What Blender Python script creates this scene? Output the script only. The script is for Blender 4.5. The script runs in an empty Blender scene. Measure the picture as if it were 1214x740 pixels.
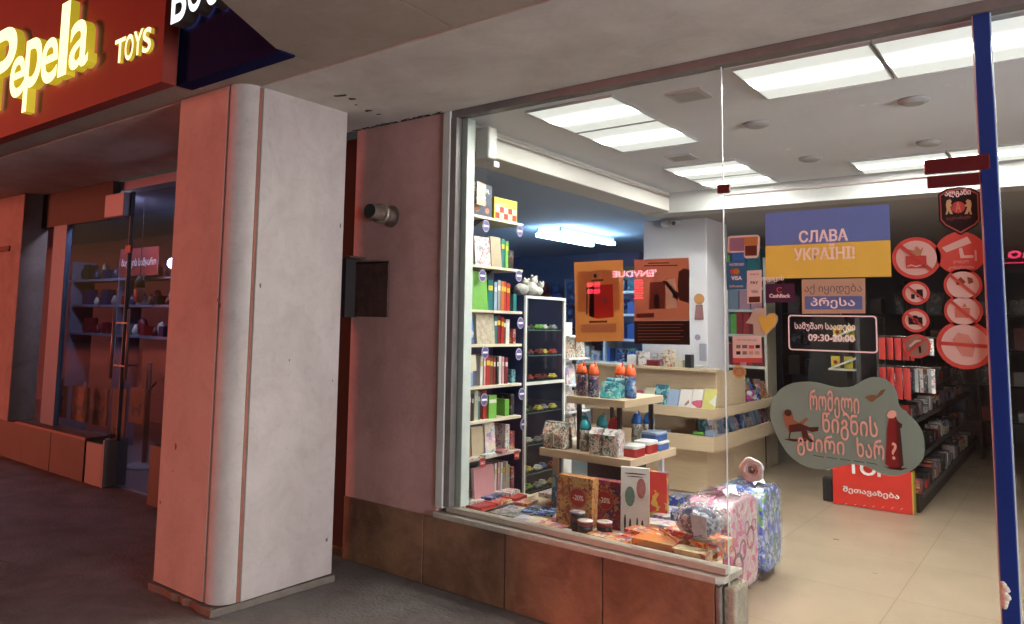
import bpy, bmesh, math, random
import numpy as np
from mathutils import Vector, Matrix
random.seed(7)
R = math.radians
S = bpy.context.scene
COL = S.collection

# ------------------------------------------------------------------ camera
# x runs along the shop front, y into the shop, z up; the eye is at (0, 0, 1.6)
FPX, YAW, PITCH, ROLL, CX, CY = 894.96, -.6938, .099, .0217, 528.2, 293.2
EYE = np.array([0, 0, 1.6])
_f = np.array([math.sin(YAW) * math.cos(PITCH), math.cos(YAW) * math.cos(PITCH), math.sin(PITCH)])
_r0 = np.array([math.cos(YAW), -math.sin(YAW), 0]); _u0 = np.cross(_r0, _f)
_r = math.cos(ROLL) * _r0 + math.sin(ROLL) * _u0
_u = -math.sin(ROLL) * _r0 + math.cos(ROLL) * _u0
cam = bpy.data.cameras.new("camera"); co = bpy.data.objects.new("camera", cam); COL.objects.link(co)
m = Matrix.Identity(4)
for i in range(3):
    m[i][0] = _r[i]; m[i][1] = _u[i]; m[i][2] = -_f[i]; m[i][3] = EYE[i]
co.matrix_world = m
cam.sensor_width = 36; cam.lens = FPX / 1214 * 36
cam.shift_x = (607 - CX) / 1214; cam.shift_y = (CY - 370) / 1214
cam.clip_start = .05; cam.clip_end = 500
S.camera = co
# where a line of sight meets a real plane of the place (used to read off real positions)
def ray(px, py): return _f + (px - CX) / FPX * _r - (py - CY) / FPX * _u
def onY(px, py, y): d = ray(px, py); p = EYE + d * (y / d[1]); return p
def onX(px, py, x): d = ray(px, py); return EYE + d * (x / d[0])
def onZ(px, py, z): d = ray(px, py); return EYE + d * ((z - 1.6) / d[2])

# ------------------------------------------------------------------ world, colour management
w = bpy.data.worlds.new("World"); S.world = w; w.use_nodes = True
nt = w.node_tree; bg = nt.nodes['Background']
sky = nt.nodes.new('ShaderNodeTexSky'); sky.sky_type = 'NISHITA'; sky.sun_disc = False
sky.sun_elevation = R(-2); sky.sun_rotation = R(220)
nt.links.new(sky.outputs[0], bg.inputs[0]); bg.inputs[1].default_value = .10
S.view_settings.view_transform = 'Standard'; S.view_settings.look = 'None'
S.view_settings.exposure = .72; S.view_settings.gamma = 1
S.cycles.use_denoising = True
S.cycles.max_bounces = 8; S.cycles.transparent_max_bounces = 48
S.cycles.diffuse_bounces = 4; S.cycles.glossy_bounces = 4
S.cycles.sample_clamp_indirect = 6
S.cycles.caustics_reflective = False; S.cycles.caustics_refractive = False

# ------------------------------------------------------------------ materials
MATS = {}
def M(name, col, rough=.6, var=0., scale=6., bump=0., bscale=60., metal=0., spec=.5, col2=None, streak=None, coat=0., grime=0.):
    if name in MATS: return MATS[name]
    mt = bpy.data.materials.new(name); mt.use_nodes = True; n = mt.node_tree; L = n.links
    b = n.nodes['Principled BSDF']
    b.inputs['Roughness'].default_value = rough; b.inputs['Metallic'].default_value = metal
    b.inputs['Specular IOR Level'].default_value = spec; b.inputs['Coat Weight'].default_value = coat
    c = (*col, 1); b.inputs['Base Color'].default_value = c
    tc = n.nodes.new('ShaderNodeTexCoord')
    if var or col2:
        nz = n.nodes.new('ShaderNodeTexNoise'); nz.inputs['Scale'].default_value = scale; nz.inputs['Detail'].default_value = 7
        nz.inputs['Roughness'].default_value = .62
        src = tc.outputs['Object']
        if streak:
            mp = n.nodes.new('ShaderNodeMapping'); mp.inputs['Scale'].default_value = streak
            L.new(src, mp.inputs[0]); src = mp.outputs[0]
        L.new(src, nz.inputs['Vector'])
        rp = n.nodes.new('ShaderNodeValToRGB'); rp.color_ramp.elements[0].position = .3; rp.color_ramp.elements[1].position = .7
        k = col2 if col2 else tuple(x * (1 - var) for x in col)
        rp.color_ramp.elements[0].color = (*k, 1); rp.color_ramp.elements[1].color = c
        L.new(nz.outputs['Fac'], rp.inputs[0]); L.new(rp.outputs[0], b.inputs['Base Color'])
    if grime:
        g1 = n.nodes.new('ShaderNodeTexNoise'); g1.inputs['Scale'].default_value = 3.2; g1.inputs['Detail'].default_value = 12; g1.inputs['Roughness'].default_value = .72; g1.inputs['Distortion'].default_value = .6
        L.new(tc.outputs['Object'], g1.inputs['Vector'])
        gr = n.nodes.new('ShaderNodeValToRGB'); gr.color_ramp.elements[0].position = .36; gr.color_ramp.elements[1].position = .58
        gr.color_ramp.elements[0].color = (1 - grime, 1 - grime * 1.15, 1 - grime * 1.3, 1); gr.color_ramp.elements[1].color = (1, 1, 1, 1)
        g2 = n.nodes.new('ShaderNodeTexNoise'); g2.inputs['Scale'].default_value = 28; g2.inputs['Detail'].default_value = 8; L.new(tc.outputs['Object'], g2.inputs['Vector'])
        g3 = n.nodes.new('ShaderNodeValToRGB'); g3.color_ramp.elements[0].position = .27; g3.color_ramp.elements[1].position = .42
        g3.color_ramp.elements[0].color = (.35, .3, .28, 1); g3.color_ramp.elements[1].color = (1, 1, 1, 1)
        L.new(g1.outputs['Fac'], gr.inputs[0]); L.new(g2.outputs['Fac'], g3.inputs[0])
        m1 = n.nodes.new('ShaderNodeMix'); m1.data_type = 'RGBA'; m1.blend_type = 'MULTIPLY'; m1.inputs['Factor'].default_value = 1
        m2 = n.nodes.new('ShaderNodeMix'); m2.data_type = 'RGBA'; m2.blend_type = 'MULTIPLY'; m2.inputs['Factor'].default_value = .12
        L.new(rp.outputs[0], m1.inputs['A']); L.new(gr.outputs[0], m1.inputs['B']); L.new(m1.outputs['Result'], m2.inputs['A']); L.new(g3.outputs[0], m2.inputs['B'])
        L.new(m2.outputs['Result'], b.inputs['Base Color'])
    if bump:
        n2 = n.nodes.new('ShaderNodeTexNoise'); n2.inputs['Scale'].default_value = bscale; n2.inputs['Detail'].default_value = 5
        L.new(tc.outputs['Object'], n2.inputs['Vector'])
        bp = n.nodes.new('ShaderNodeBump'); bp.inputs['Strength'].default_value = bump; bp.inputs['Distance'].default_value = .01
        L.new(n2.outputs['Fac'], bp.inputs['Height']); L.new(bp.outputs[0], b.inputs['Normal'])
    MATS[name] = mt; return mt
def EM(name, col, s):
    if name in MATS: return MATS[name]
    mt = bpy.data.materials.new(name); mt.use_nodes = True; n = mt.node_tree
    b = n.nodes['Principled BSDF']; b.inputs['Base Color'].default_value = (*[.6 * x for x in col], 1)
    b.inputs['Emission Color'].default_value = (*col, 1); b.inputs['Emission Strength'].default_value = s
    MATS[name] = mt; return mt
def PR(name, cols, scale=14., rough=.35, detail='v', coat=.3):
    """printed packaging: flat blotches of several inks, different on every object"""
    if name in MATS: return MATS[name]
    mt = bpy.data.materials.new(name); mt.use_nodes = True; n = mt.node_tree; L = n.links
    b = n.nodes['Principled BSDF']; b.inputs['Roughness'].default_value = rough; b.inputs['Coat Weight'].default_value = coat
    b.inputs['Coat Roughness'].default_value = .15
    tc = n.nodes.new('ShaderNodeTexCoord'); oi = n.nodes.new('ShaderNodeObjectInfo')
    add = n.nodes.new('ShaderNodeVectorMath'); add.operation = 'MULTIPLY_ADD'
    add.inputs[1].default_value = (1, 1, 1)
    cb = n.nodes.new('ShaderNodeCombineXYZ'); mm = n.nodes.new('ShaderNodeMath'); mm.operation = 'MULTIPLY'; mm.inputs[1].default_value = 37
    L.new(oi.outputs['Random'], mm.inputs[0]); L.new(mm.outputs[0], cb.inputs[0]); L.new(mm.outputs[0], cb.inputs[2])
    L.new(tc.outputs['Object'], add.inputs[0]); L.new(cb.outputs[0], add.inputs[2])
    wv = n.nodes.new('ShaderNodeTexNoise'); wv.inputs['Scale'].default_value = scale * .7; wv.inputs['Detail'].default_value = 2
    L.new(add.outputs[0], wv.inputs['Vector'])
    mx = n.nodes.new('ShaderNodeVectorMath'); mx.operation = 'MULTIPLY_ADD'; mx.inputs[1].default_value = (.12, .12, .12)
    L.new(wv.outputs['Color'], mx.inputs[0]); L.new(add.outputs[0], mx.inputs[2])
    if detail == 'v':
        t = n.nodes.new('ShaderNodeTexVoronoi'); t.inputs['Scale'].default_value = scale
        L.new(mx.outputs[0], t.inputs['Vector']); sp = n.nodes.new('ShaderNodeSeparateColor'); L.new(t.outputs['Color'], sp.inputs[0]); out = sp.outputs[0]
    else:
        t = n.nodes.new('ShaderNodeTexNoise'); t.inputs['Scale'].default_value = scale; t.inputs['Detail'].default_value = 3
        L.new(mx.outputs[0], t.inputs['Vector']); out = t.outputs['Fac']
    rp = n.nodes.new('ShaderNodeValToRGB'); rp.color_ramp.interpolation = 'CONSTANT'
    k = len(cols)
    for i, c in enumerate(cols):
        if i < 2: e = rp.color_ramp.elements[i]
        else: e = rp.color_ramp.elements.new(.5)
    for i, c in enumerate(cols):
        rp.color_ramp.elements[i].position = (i / k) if detail == 'v' else (0 if i == 0 else .36 + .28 * (i - 1) / max(1, k - 1))
        rp.color_ramp.elements[i].color = (*c, 1)
    L.new(out, rp.inputs[0]); L.new(rp.outputs[0], b.inputs['Base Color'])
    MATS[name] = mt; return mt
def glass(name, tint=(.97, .99, .98), ior=1.5, dirt=.0):
    mt = bpy.data.materials.new(name); mt.use_nodes = True; n = mt.node_tree; L = n.links
    n.nodes.remove(n.nodes['Principled BSDF']); out = n.nodes['Material Output']
    tr = n.nodes.new('ShaderNodeBsdfTransparent'); tr.inputs[0].default_value = (*tint, 1)
    gl = n.nodes.new('ShaderNodeBsdfGlossy'); gl.inputs['Roughness'].default_value = 0.01
    fr = n.nodes.new('ShaderNodeFresnel'); ge = n.nodes.new('ShaderNodeNewGeometry')
    im = n.nodes.new('ShaderNodeMath'); im.operation = 'MULTIPLY_ADD'; im.inputs[1].default_value = 1 / ior - ior; im.inputs[2].default_value = ior
    L.new(ge.outputs['Backfacing'], im.inputs[0]); L.new(im.outputs[0], fr.inputs[0])
    mx = n.nodes.new('ShaderNodeMixShader'); L.new(fr.outputs[0], mx.inputs[0]); L.new(tr.outputs[0], mx.inputs[1]); L.new(gl.outputs[0], mx.inputs[2])
    last = mx
    if dirt:
        tc = n.nodes.new('ShaderNodeTexCoord'); nz = n.nodes.new('ShaderNodeTexNoise'); nz.inputs['Scale'].default_value = 3; nz.inputs['Detail'].default_value = 9; nz.inputs['Roughness'].default_value = .75
        L.new(tc.outputs['Object'], nz.inputs['Vector'])
        rp = n.nodes.new('ShaderNodeMapRange'); rp.inputs[1].default_value = .5; rp.inputs[2].default_value = .9; rp.inputs[3].default_value = .004; rp.inputs[4].default_value = dirt
        L.new(nz.outputs['Fac'], rp.inputs[0])
        df = n.nodes.new('ShaderNodeBsdfDiffuse'); df.inputs[0].default_value = (.6, .6, .58, 1)
        m2 = n.nodes.new('ShaderNodeMixShader'); L.new(rp.outputs[0], m2.inputs[0]); L.new(mx.outputs[0], m2.inputs[1]); L.new(df.outputs[0], m2.inputs[2]); last = m2
    L.new(last.outputs[0], out.inputs[0]); MATS[name] = mt; return mt

# ------------------------------------------------------------------ object helpers
def tag(o, label=None, cat=None, group=None, kind=None):
    if label: o['label'] = label
    if cat: o['category'] = cat
    if group: o['group'] = group
    if kind: o['kind'] = kind
    return o
def thing(name, label, cat, loc=(0, 0, 0), rz=0, group=None):
    o = bpy.data.objects.new(name, None); COL.objects.link(o); o.empty_display_size = .1
    o.location = loc; o.rotation_euler = (0, 0, rz)
    return tag(o, label, cat, group)
class MB:
    """collects shapes, then links them as ONE mesh object"""
    def __init__(s): s.v = []; s.f = []; s.mi = []; s.sm = []
    def add(s, vs, fs, mi=0, sm=False):
        b = len(s.v); s.v += [tuple(float(c) for c in p) for p in vs]
        for f in fs: s.f.append([b + i for i in f]); s.mi.append(mi); s.sm.append(sm)
        return s
    def box(s, x0, x1, y0, y1, z0, z1, mi=0):
        x0, x1 = sorted((x0, x1)); y0, y1 = sorted((y0, y1)); z0, z1 = sorted((z0, z1))
        return s.add([(x0, y0, z0), (x1, y0, z0), (x1, y1, z0), (x0, y1, z0), (x0, y0, z1), (x1, y0, z1), (x1, y1, z1), (x0, y1, z1)],
              [(0, 3, 2, 1), (4, 5, 6, 7), (0, 1, 5, 4), (1, 2, 6, 5), (2, 3, 7, 6), (3, 0, 4, 7)], mi)
    def obox(s, c, sx, sy, sz, rz=0, mi=0):
        """box standing on point c, turned about z"""
        ca, sa = math.cos(rz), math.sin(rz); P = []
        for z in (0, sz):
            for a, b in ((-1, -1), (1, -1), (1, 1), (-1, 1)):
                x, y = a * sx / 2, b * sy / 2; P.append((c[0] + x * ca - y * sa, c[1] + x * sa + y * ca, c[2] + z))
        return s.add(P, [(0, 3, 2, 1), (4, 5, 6, 7), (0, 1, 5, 4), (1, 2, 6, 5), (2, 3, 7, 6), (3, 0, 4, 7)], mi)
    def prism(s, pts, a, b, axis='z', mi=0, sm=False):
        """polygon pts (2-D) extruded along an axis from a to b"""
        n = len(pts)
        def q(p, t): return (p[0], p[1], t) if axis == 'z' else ((p[0], t, p[1]) if axis == 'y' else (t, p[0], p[1]))
        b0 = [q(p, a) for p in pts] + [q(p, b) for p in pts]
        s.add(b0, [tuple(range(n))[::-1], tuple(range(n, 2 * n))], mi)
        return s.add(b0, [(i, (i + 1) % n, n + (i + 1) % n, n + i) for i in range(n)], mi, sm)
    def tube(s, pts, r, n=10, mi=0, cap=True):
        pts = [Vector(p) for p in pts]; rings = []
        rr = r if isinstance(r, (list, tuple)) else [r] * len(pts)
        for i, p in enumerate(pts):
            d = (pts[min(i + 1, len(pts) - 1)] - pts[max(i - 1, 0)]).normalized()
            a = Vector((0, 0, 1)) if abs(d.z) < .9 else Vector((1, 0, 0))
            u = d.cross(a).normalized(); v = d.cross(u)
            rings.append([p + rr[i] * (math.cos(t) * u + math.sin(t) * v) for t in [2 * math.pi * k / n for k in range(n)]])
        vs = [v for g in rings for v in g]; fs = []
        for i in range(len(pts) - 1):
            for k in range(n): fs.append((i * n + k, i * n + (k + 1) % n, (i + 1) * n + (k + 1) % n, (i + 1) * n + k))
        s.add(vs, fs, mi, True)
        if cap:
            s.add(rings[0], [tuple(range(n))], mi); s.add(rings[-1], [tuple(range(n))[::-1]], mi)
        return s
    def lathe(s, c, prof, n=16, mi=0):
        """prof: (radius, height) pairs round a vertical axis through c"""
        vs = []; fs = []
        for r, z in prof:
            for k in range(n):
                t = 2 * math.pi * k / n; vs.append((c[0] + r * math.cos(t), c[1] + r * math.sin(t), c[2] + z))
        for i in range(len(prof) - 1):
            for k in range(n): fs.append((i * n + k, i * n + (k + 1) % n, (i + 1) * n + (k + 1) % n, (i + 1) * n + k))
        s.add(vs, fs, mi, True)
        s.add(vs[:n], [tuple(range(n))[::-1]], mi); s.add(vs[-n:], [tuple(range(n))], mi); return s
    def ball(s, c, rx, ry, rz, n=14, mi=0, lump=0):
        vs = []; fs = []; h = n // 2
        for i in range(h + 1):
            t = math.pi * i / h
            for k in range(n):
                p = 2 * math.pi * k / n; q = 1 + lump * (random.random() - .5)
                vs.append((c[0] + q * rx * math.sin(t) * math.cos(p), c[1] + q * ry * math.sin(t) * math.sin(p), c[2] + q * rz * math.cos(t)))
        for i in range(h):
            for k in range(n): fs.append((i * n + k, (i + 1) * n + k, (i + 1) * n + (k + 1) % n, i * n + (k + 1) % n))
        return s.add(vs, fs, mi, True)
    def build(s, name, mats, parent=None, bevel=0, seg=2, rot=None, **kw):
        me = bpy.data.meshes.new(name); off = Vector((0, 0, 0))
        if parent is not None and rot is None:
            off = root_loc(parent)
        vs = [(p[0] - off.x, p[1] - off.y, p[2] - off.z) for p in s.v] if off.length else s.v
        me.from_pydata(vs, [], s.f)
        for i, p in enumerate(me.polygons): p.material_index = s.mi[i]; p.use_smooth = s.sm[i]
        if not isinstance(mats, (list, tuple)): mats = [mats]
        for q in mats: me.materials.append(q)
        bm = bmesh.new(); bm.from_mesh(me); bmesh.ops.remove_doubles(bm, verts=bm.verts, dist=1e-6)
        bmesh.ops.recalc_face_normals(bm, faces=bm.faces); bm.to_mesh(me); bm.free()
        o = bpy.data.objects.new(name, me); COL.objects.link(o)
        if parent is not None: o.parent = parent
        if bevel:
            b = o.modifiers.new('bevel', 'BEVEL'); b.width = bevel; b.segments = seg; b.limit_method = 'ANGLE'; b.angle_limit = R(40)
        tag(o, kw.get('label'), kw.get('cat'), kw.get('group'), kw.get('kind')); return o
def root_loc(p):
    v = Vector((0, 0, 0))
    while p is not None: v += Vector(p.location); p = p.parent
    return v
def box(name, x0, x1, y0, y1, z0, z1, mat, parent=None, bevel=0, **kw):
    return MB().box(x0, x1, y0, y1, z0, z1).build(name, mat, parent, bevel, **kw)
_tc = {}
def text_mesh(s, extrude=0, bold=0):
    k = (s, extrude, bold)
    if k not in _tc:
        c = bpy.data.curves.new('t', 'FONT'); c.body = s; c.extrude = extrude; c.offset = min(bold, .018); c.resolution_u = 8 if len(s) == 1 else 3
        o = bpy.data.objects.new('t', c); COL.objects.link(o); bpy.context.view_layer.update()
        me = bpy.data.meshes.new_from_object(o.evaluated_get(bpy.context.evaluated_depsgraph_get()))
        vs = [tuple(v.co) for v in me.vertices]; fs = [tuple(p.vertices) for p in me.polygons]
        bpy.data.objects.remove(o); bpy.data.meshes.remove(me); _tc[k] = (vs, fs)
    return _tc[k]
def text(name, s, u0, u1, v0, v1, at, mats, parent=None, axis='y', depth=0, bold=0, flip=False, shear=0, **kw):
    """lettering fitted into u0..u1 (sideways) and v0..v1 (height); axis y: faces -y; axis x: faces +x; flip: faces +y"""
    vs, fs = text_mesh(s, .5 if depth else 0, bold)
    xs = [v[0] for v in vs]; ys = [v[1] for v in vs]; a0, a1, b0, b1 = min(xs), max(xs), min(ys), max(ys)
    V = []
    for x, y, z in vs:
        t = (y - b0) / (b1 - b0); u = (x - a0) / (a1 - a0); 
        vv = v0 + (v1 - v0) * t; uu = u0 + (u1 - u0) * u + shear * t * (v1 - v0); d = (z + .5) * depth if depth else 0
        if axis == 'y': V.append((uu, at + (d if flip else -d), vv) if not flip else (u1 + u0 - uu, at + d, vv))
        else: V.append((at + d, uu, vv))
    if bold > .02 and not depth:      # heavy weight: the same outline set again a hair to the side
        n0 = len(V); sx = (v1 - v0) * .035; dd = .00015 * (1 if flip or axis == 'x' else -1)
        V += [(p[0] + sx, p[1] + dd, p[2] + sx * .3) if axis == 'y' else (p[0] + dd, p[1] + sx, p[2]) for p in V[:n0]]
        fs = list(fs) + [tuple(i + n0 for i in f) for f in fs]
    me = bpy.data.meshes.new(name)
    off = root_loc(parent) if parent is not None else Vector((0, 0, 0))
    me.from_pydata([(p[0] - off.x, p[1] - off.y, p[2] - off.z) for p in V], [], fs)
    if not isinstance(mats, (list, tuple)): mats = [mats]
    for q in mats: me.materials.append(q)
    if len(mats) > 1:
        for p in me.polygons:
            nn = p.normal; p.material_index = 0 if (abs(nn.y) if axis == 'y' else abs(nn.x)) > .8 else 1
    o = bpy.data.objects.new(name, me); COL.objects.link(o)
    if parent is not None: o.parent = parent
    tag(o, kw.get('label'), kw.get('cat')); return o

# ------------------------------------------------------------------ palette
plaster_pink_redlit = M('old_plaster', (.64, .36, .34), .85, .22, 2.2, .2, 30, streak=(1, 1, .35), grime=.16)  # plaster paint, made pinker to carry the red street light
pillar_paint = M('pillar_paint', (.50, .435, .415), .8, .16, 2.6, .22, 24, streak=(1, 1, .4), grime=.13)
jamb_white = M('jamb_white', (.62, .62, .58), .6, .12, 9)
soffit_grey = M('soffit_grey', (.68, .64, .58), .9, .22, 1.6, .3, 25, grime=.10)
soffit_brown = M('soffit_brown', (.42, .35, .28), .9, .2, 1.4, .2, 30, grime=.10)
concrete = M('rough_concrete', (.20, .165, .14), .95, .35, 9, .8, 40)
frame_metal = M('window_frame_metal', (.22, .20, .19), .45, .2, 12, metal=.3)
ceil_white = M('ceiling_paint', (.80, .82, .87), .9, .05, 2)
beam_white = M('beam_paint', (.70, .67, .62), .85, .06, 3)
wood = M('pale_wood', (.62, .47, .31), .45, .12, 5, streak=(1, 1, 14))
wood_shelf = M('cream_shelf', (.70, .62, .47), .45, .06, 8)
white_paint = M('white_paint', (.75, .75, .73), .4)
navy = M('navy_panel', (.025, .035, .11), .4, .15, 5)
black = M('black_lacquer', (.012, .012, .014), .35)
dark = M('dark_grey', (.03, .03, .032), .6)
red_p = M('red_plastic', (.62, .03, .025), .35)
white_ink = M('white_ink', (.90, .89, .88), .5)
steel = M('worn_steel', (.30, .24, .20), .45, .4, 30, .2, 80, metal=.6)

# ------------------------------------------------------------------ setting: ground, floors, ceilings
def pavement_mat():
    mt = M('pavement', (.25, .225, .215), .8, .45, .9, .7, 45, col2=(.13, .112, .112), grime=.3)
    return mt
P = pavement_mat()
box('pavement', -45, 40, -30, 3.66, -.2, 0, P, kind='structure')
cr = MB(); cr_r = random.Random(9)
for (x, y, dx, dy, n_) in [(-7.9, 1.75, .22, .03, 12)]:
    pts_ = [(x, y)]
    for k in range(n_): x += dx + cr_r.uniform(-.04, .04); y += dy + cr_r.uniform(-.05, .05); pts_.append((x, y))
    for p_, q_ in zip(pts_, pts_[1:]): cr.add([(p_[0], p_[1], .0012), (q_[0], q_[1], .0012), (q_[0], q_[1] + .006, .0012), (p_[0], p_[1] + .006, .0012)], [(0, 1, 2, 3)])
cr.build('pavement_cracks', M('crack_dark', (.02, .017, .016), .95), kind='structure')
floor_m = M('shop_floor_vinyl', (.47, .355, .25), .32, .12, 1.2, .05, 90)
n_ = floor_m.node_tree; b_ = n_.nodes['Principled BSDF']; br = n_.nodes.new('ShaderNodeTexBrick'); br.offset = 0
br.inputs['Scale'].default_value = 1; br.inputs['Brick Width'].default_value = .9; br.inputs['Row Height'].default_value = .9; br.inputs['Mortar Size'].default_value = .004
br.inputs['Color1'].default_value = (1, 1, 1, 1); br.inputs['Color2'].default_value = (.95, .95, .95, 1); br.inputs['Mortar'].default_value = (.72, .70, .68, 1)
tc_ = n_.nodes.new('ShaderNodeTexCoord'); n_.links.new(tc_.outputs['Object'], br.inputs['Vector'])
mx_ = n_.nodes.new('ShaderNodeMix'); mx_.data_type = 'RGBA'; mx_.blend_type = 'MULTIPLY'; mx_.inputs['Factor'].default_value = 1
lk = b_.inputs['Base Color'].links[0].from_socket; n_.links.new(lk, mx_.inputs['A']); n_.links.new(br.outputs['Color'], mx_.inputs['B']); n_.links.new(mx_.outputs['Result'], b_.inputs['Base Color'])
nr_ = n_.nodes.new('ShaderNodeTexNoise'); nr_.inputs['Scale'].default_value = 2.5; nr_.inputs['Detail'].default_value = 8; n_.links.new(tc_.outputs['Object'], nr_.inputs['Vector'])
mr_ = n_.nodes.new('ShaderNodeMapRange'); mr_.inputs[3].default_value = .18; mr_.inputs[4].default_value = .5; n_.links.new(nr_.outputs['Fac'], mr_.inputs[0]); n_.links.new(mr_.outputs[0], b_.inputs['Roughness'])
fl = MB().box(-3.2, 6, 3.66, 16, -.2, 0).box(-5.2, -3.2, 3.9, 16, -.2, 0)
fl.build('shop_floor', floor_m, kind='structure')
box('neighbour_shop_floor', -16, -5.2, 3.66, 12, -.2, 0, M('neighbour_floor', (.22, .22, .25), .35, .2, 5), kind='structure')
MB().box(-2.98, 3.5, 3.72, 6.97, 2.9, 3.0).build('shop_ceiling', ceil_white, kind='structure')
MB().box(-5.3, -3.26, 3.9, 14.2, 2.72, 2.8).build('side_room_ceiling', M('side_ceiling', (.42, .52, .68), .9, .05, 2), kind='structure')
MB().box(-8.2, -5.3, 6.2, 14.2, 2.72, 2.8).build('side_room_ceiling', MATS['side_ceiling'], kind='structure')
MB().box(-3.26, 3.5, 7.22, 14.2, 2.72, 2.8).build('back_room_ceiling', M('back_ceiling', (.34, .33, .33), .9), kind='structure')  # ceiling colour lowered so the back reads dim
t = thing('depth_beam', 'white ceiling beam running back from the left end of the shop window to the white column', 'beam', (-3.1, 5.4, 2.72))
box('beam_body', -3.26, -2.98, 3.72, 7.0, 2.72, 2.97, beam_white, t, .006)
MB().tube([(-2.955, 3.86, 2.855), (-2.955, 6.9, 2.855)], .014, 8).build('cable_conduit', M('conduit', (.5, .47, .43), .5), t)
t = thing('cross_beam', 'white ceiling beam crossing the shop behind the second row of light panels', 'beam', (0, 7.1, 2.70))
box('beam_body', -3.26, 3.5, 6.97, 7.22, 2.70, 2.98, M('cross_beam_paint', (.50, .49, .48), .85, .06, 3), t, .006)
t = thing('shop_column', 'square white column standing behind the wooden book counter', 'column', (-3.12, 7.9, 0))
box('shaft', -3.52, -2.835, 7.55, 8.15, 0, 2.72, M('column_paint', (.62, .60, .64), .7, .05, 3), t, .008)
dw = M('dimmed_wall', (.14, .13, .13), .8, .2, 3)  # wall colour darkened to keep the back of the shop dim
tag(box('back_wall', -5.2, 3.5, 14.0, 14.2, 0, 2.72, dw), 'end wall far at the back of the shop, coloured dark for the dim light', 'wall')
tag(box('right_wall', 3.5, 3.7, 3.9, 14.2, 0, 2.98, M('right_wall_paint', (.5, .46, .43), .8)), 'plain inner wall on the far right side of the shop', 'wall')
tag(box('side_room_wall', -8.2, -5.0, 10.6, 10.75, 0, 2.72, M('blue_wall', (.14, .22, .42), .7, .25, 2)), 'blue back wall of the side room behind the toys', 'wall')
tag(box('partition_wall', -8.4, -8.2, 6.2, 10.7, 0, 2.72, MATS['blue_wall']), 'blue partition wall at the left side of the toy room', 'wall')

# outdoor soffits
t = thing('canopy_soffit', 'brown panelled canopy underside over the pavement, above pillar and window', 'canopy', (0, 1.2, 2.952))
px = [-3.93, -3.03, -2.137, -1.24, -.34, .56, 1.46, 2.36]
for i in range(len(px) - 1):
    a, b = px[i] + .004, px[i + 1] - .004
    fr = .9
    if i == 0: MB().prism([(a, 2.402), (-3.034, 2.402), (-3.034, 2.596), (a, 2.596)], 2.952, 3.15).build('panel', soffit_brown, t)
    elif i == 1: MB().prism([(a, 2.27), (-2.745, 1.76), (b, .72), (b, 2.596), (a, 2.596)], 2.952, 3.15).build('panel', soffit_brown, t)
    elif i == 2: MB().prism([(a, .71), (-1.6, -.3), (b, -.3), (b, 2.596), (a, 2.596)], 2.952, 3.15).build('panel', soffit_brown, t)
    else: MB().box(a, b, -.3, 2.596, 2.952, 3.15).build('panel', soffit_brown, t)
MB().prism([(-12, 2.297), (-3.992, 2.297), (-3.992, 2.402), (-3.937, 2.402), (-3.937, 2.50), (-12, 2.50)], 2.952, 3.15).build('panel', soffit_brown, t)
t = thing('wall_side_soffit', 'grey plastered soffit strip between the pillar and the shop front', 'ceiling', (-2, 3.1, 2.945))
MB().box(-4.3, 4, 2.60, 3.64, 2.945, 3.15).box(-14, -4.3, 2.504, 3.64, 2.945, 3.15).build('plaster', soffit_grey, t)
box('slab_above_window', -3.2, 4, 3.62, 3.72, 2.955, 3.3, soffit_grey, t)
mould = M('mould', (.05, .04, .03), .95, .5, 30)
mm = MB(); mr = random.Random(5)
def spot(x, y, rx, ry, a):
    P_ = []
    for k in range(9):
        q = k * .698; f_ = .55 + .9 * mr.random(); u, v = rx * f_ * math.cos(q), ry * f_ * math.sin(q)
        P_.append((x + u * math.cos(a) - v * math.sin(a), y + u * math.sin(a) + v * math.cos(a)))
    mm.prism(P_, 2.9405, 2.9448)
for (a, b, rx, ry) in [(404, 113, .035, .010), (417, 117, .020, .017), (422, 124, .006, .006), (437, 131, .022, .012), (449, 135, .014, .004)]:
    c = onZ(a, b, 2.945); spot(c[0], c[1], rx, ry, .4)
for k in range(26):
    x = -3.86 + .80 * (k / 26) + mr.uniform(-.02, .02); spot(x, 3.622 + mr.uniform(-.012, .008), mr.uniform(.004, .032), mr.uniform(.002, .011), mr.uniform(-.3, .3))
mm.build('mould_spots', mould, t, kind='stuff')

# ------------------------------------------------------------------ pillar
t = thing('street_pillar', 'big square plastered pillar with rounded grooved corner between the two shops', 'pillar', (-3.92, 2.88, 0))
prof = [(-4.245, 2.48), (-3.735, 2.48), (-3.727, 2.489), (-3.718, 2.489), (-3.71, 2.48)]
for k in range(1, 18):
    a = -math.pi / 2 + k / 18 * math.pi / 2; prof.append((-3.71 + .113 * math.cos(a), 2.593 + .113 * math.sin(a)))
prof += [(-3.597, 2.60), (-3.604, 2.603), (-3.604, 2.622), (-3.59, 2.626), (-3.585, 3.28), (-4.245, 3.28)]
o = MB().prism(prof, .05, 2.948).build('shaft', pillar_paint, t)
MB().box(-3.6045, -3.5985, 2.604, 2.621, .05, 2.94).build('groove_strip', M('red_brown_filler', (.34, .12, .08), .8, .3, 20), t)
ch = MB(); cr_ = random.Random(4)
for k in range(5):
    zc = cr_.uniform(.05, 2.8); r0 = cr_.uniform(.004, .016); yy = 2.479; xx = cr_.choice([-3.72, -3.725, -4.2, -4.1, -3.9]) + cr_.uniform(-.02, .02)
    ch.prism([(xx + r0 * (.5 + .8 * cr_.random()) * math.cos(q) * .6, zc + 1.4 * r0 * (.5 + .8 * cr_.random()) * math.sin(q)) for q in [i_ * .785 for i_ in range(8)]], yy - .0012, yy + .0005, 'y')
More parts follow.
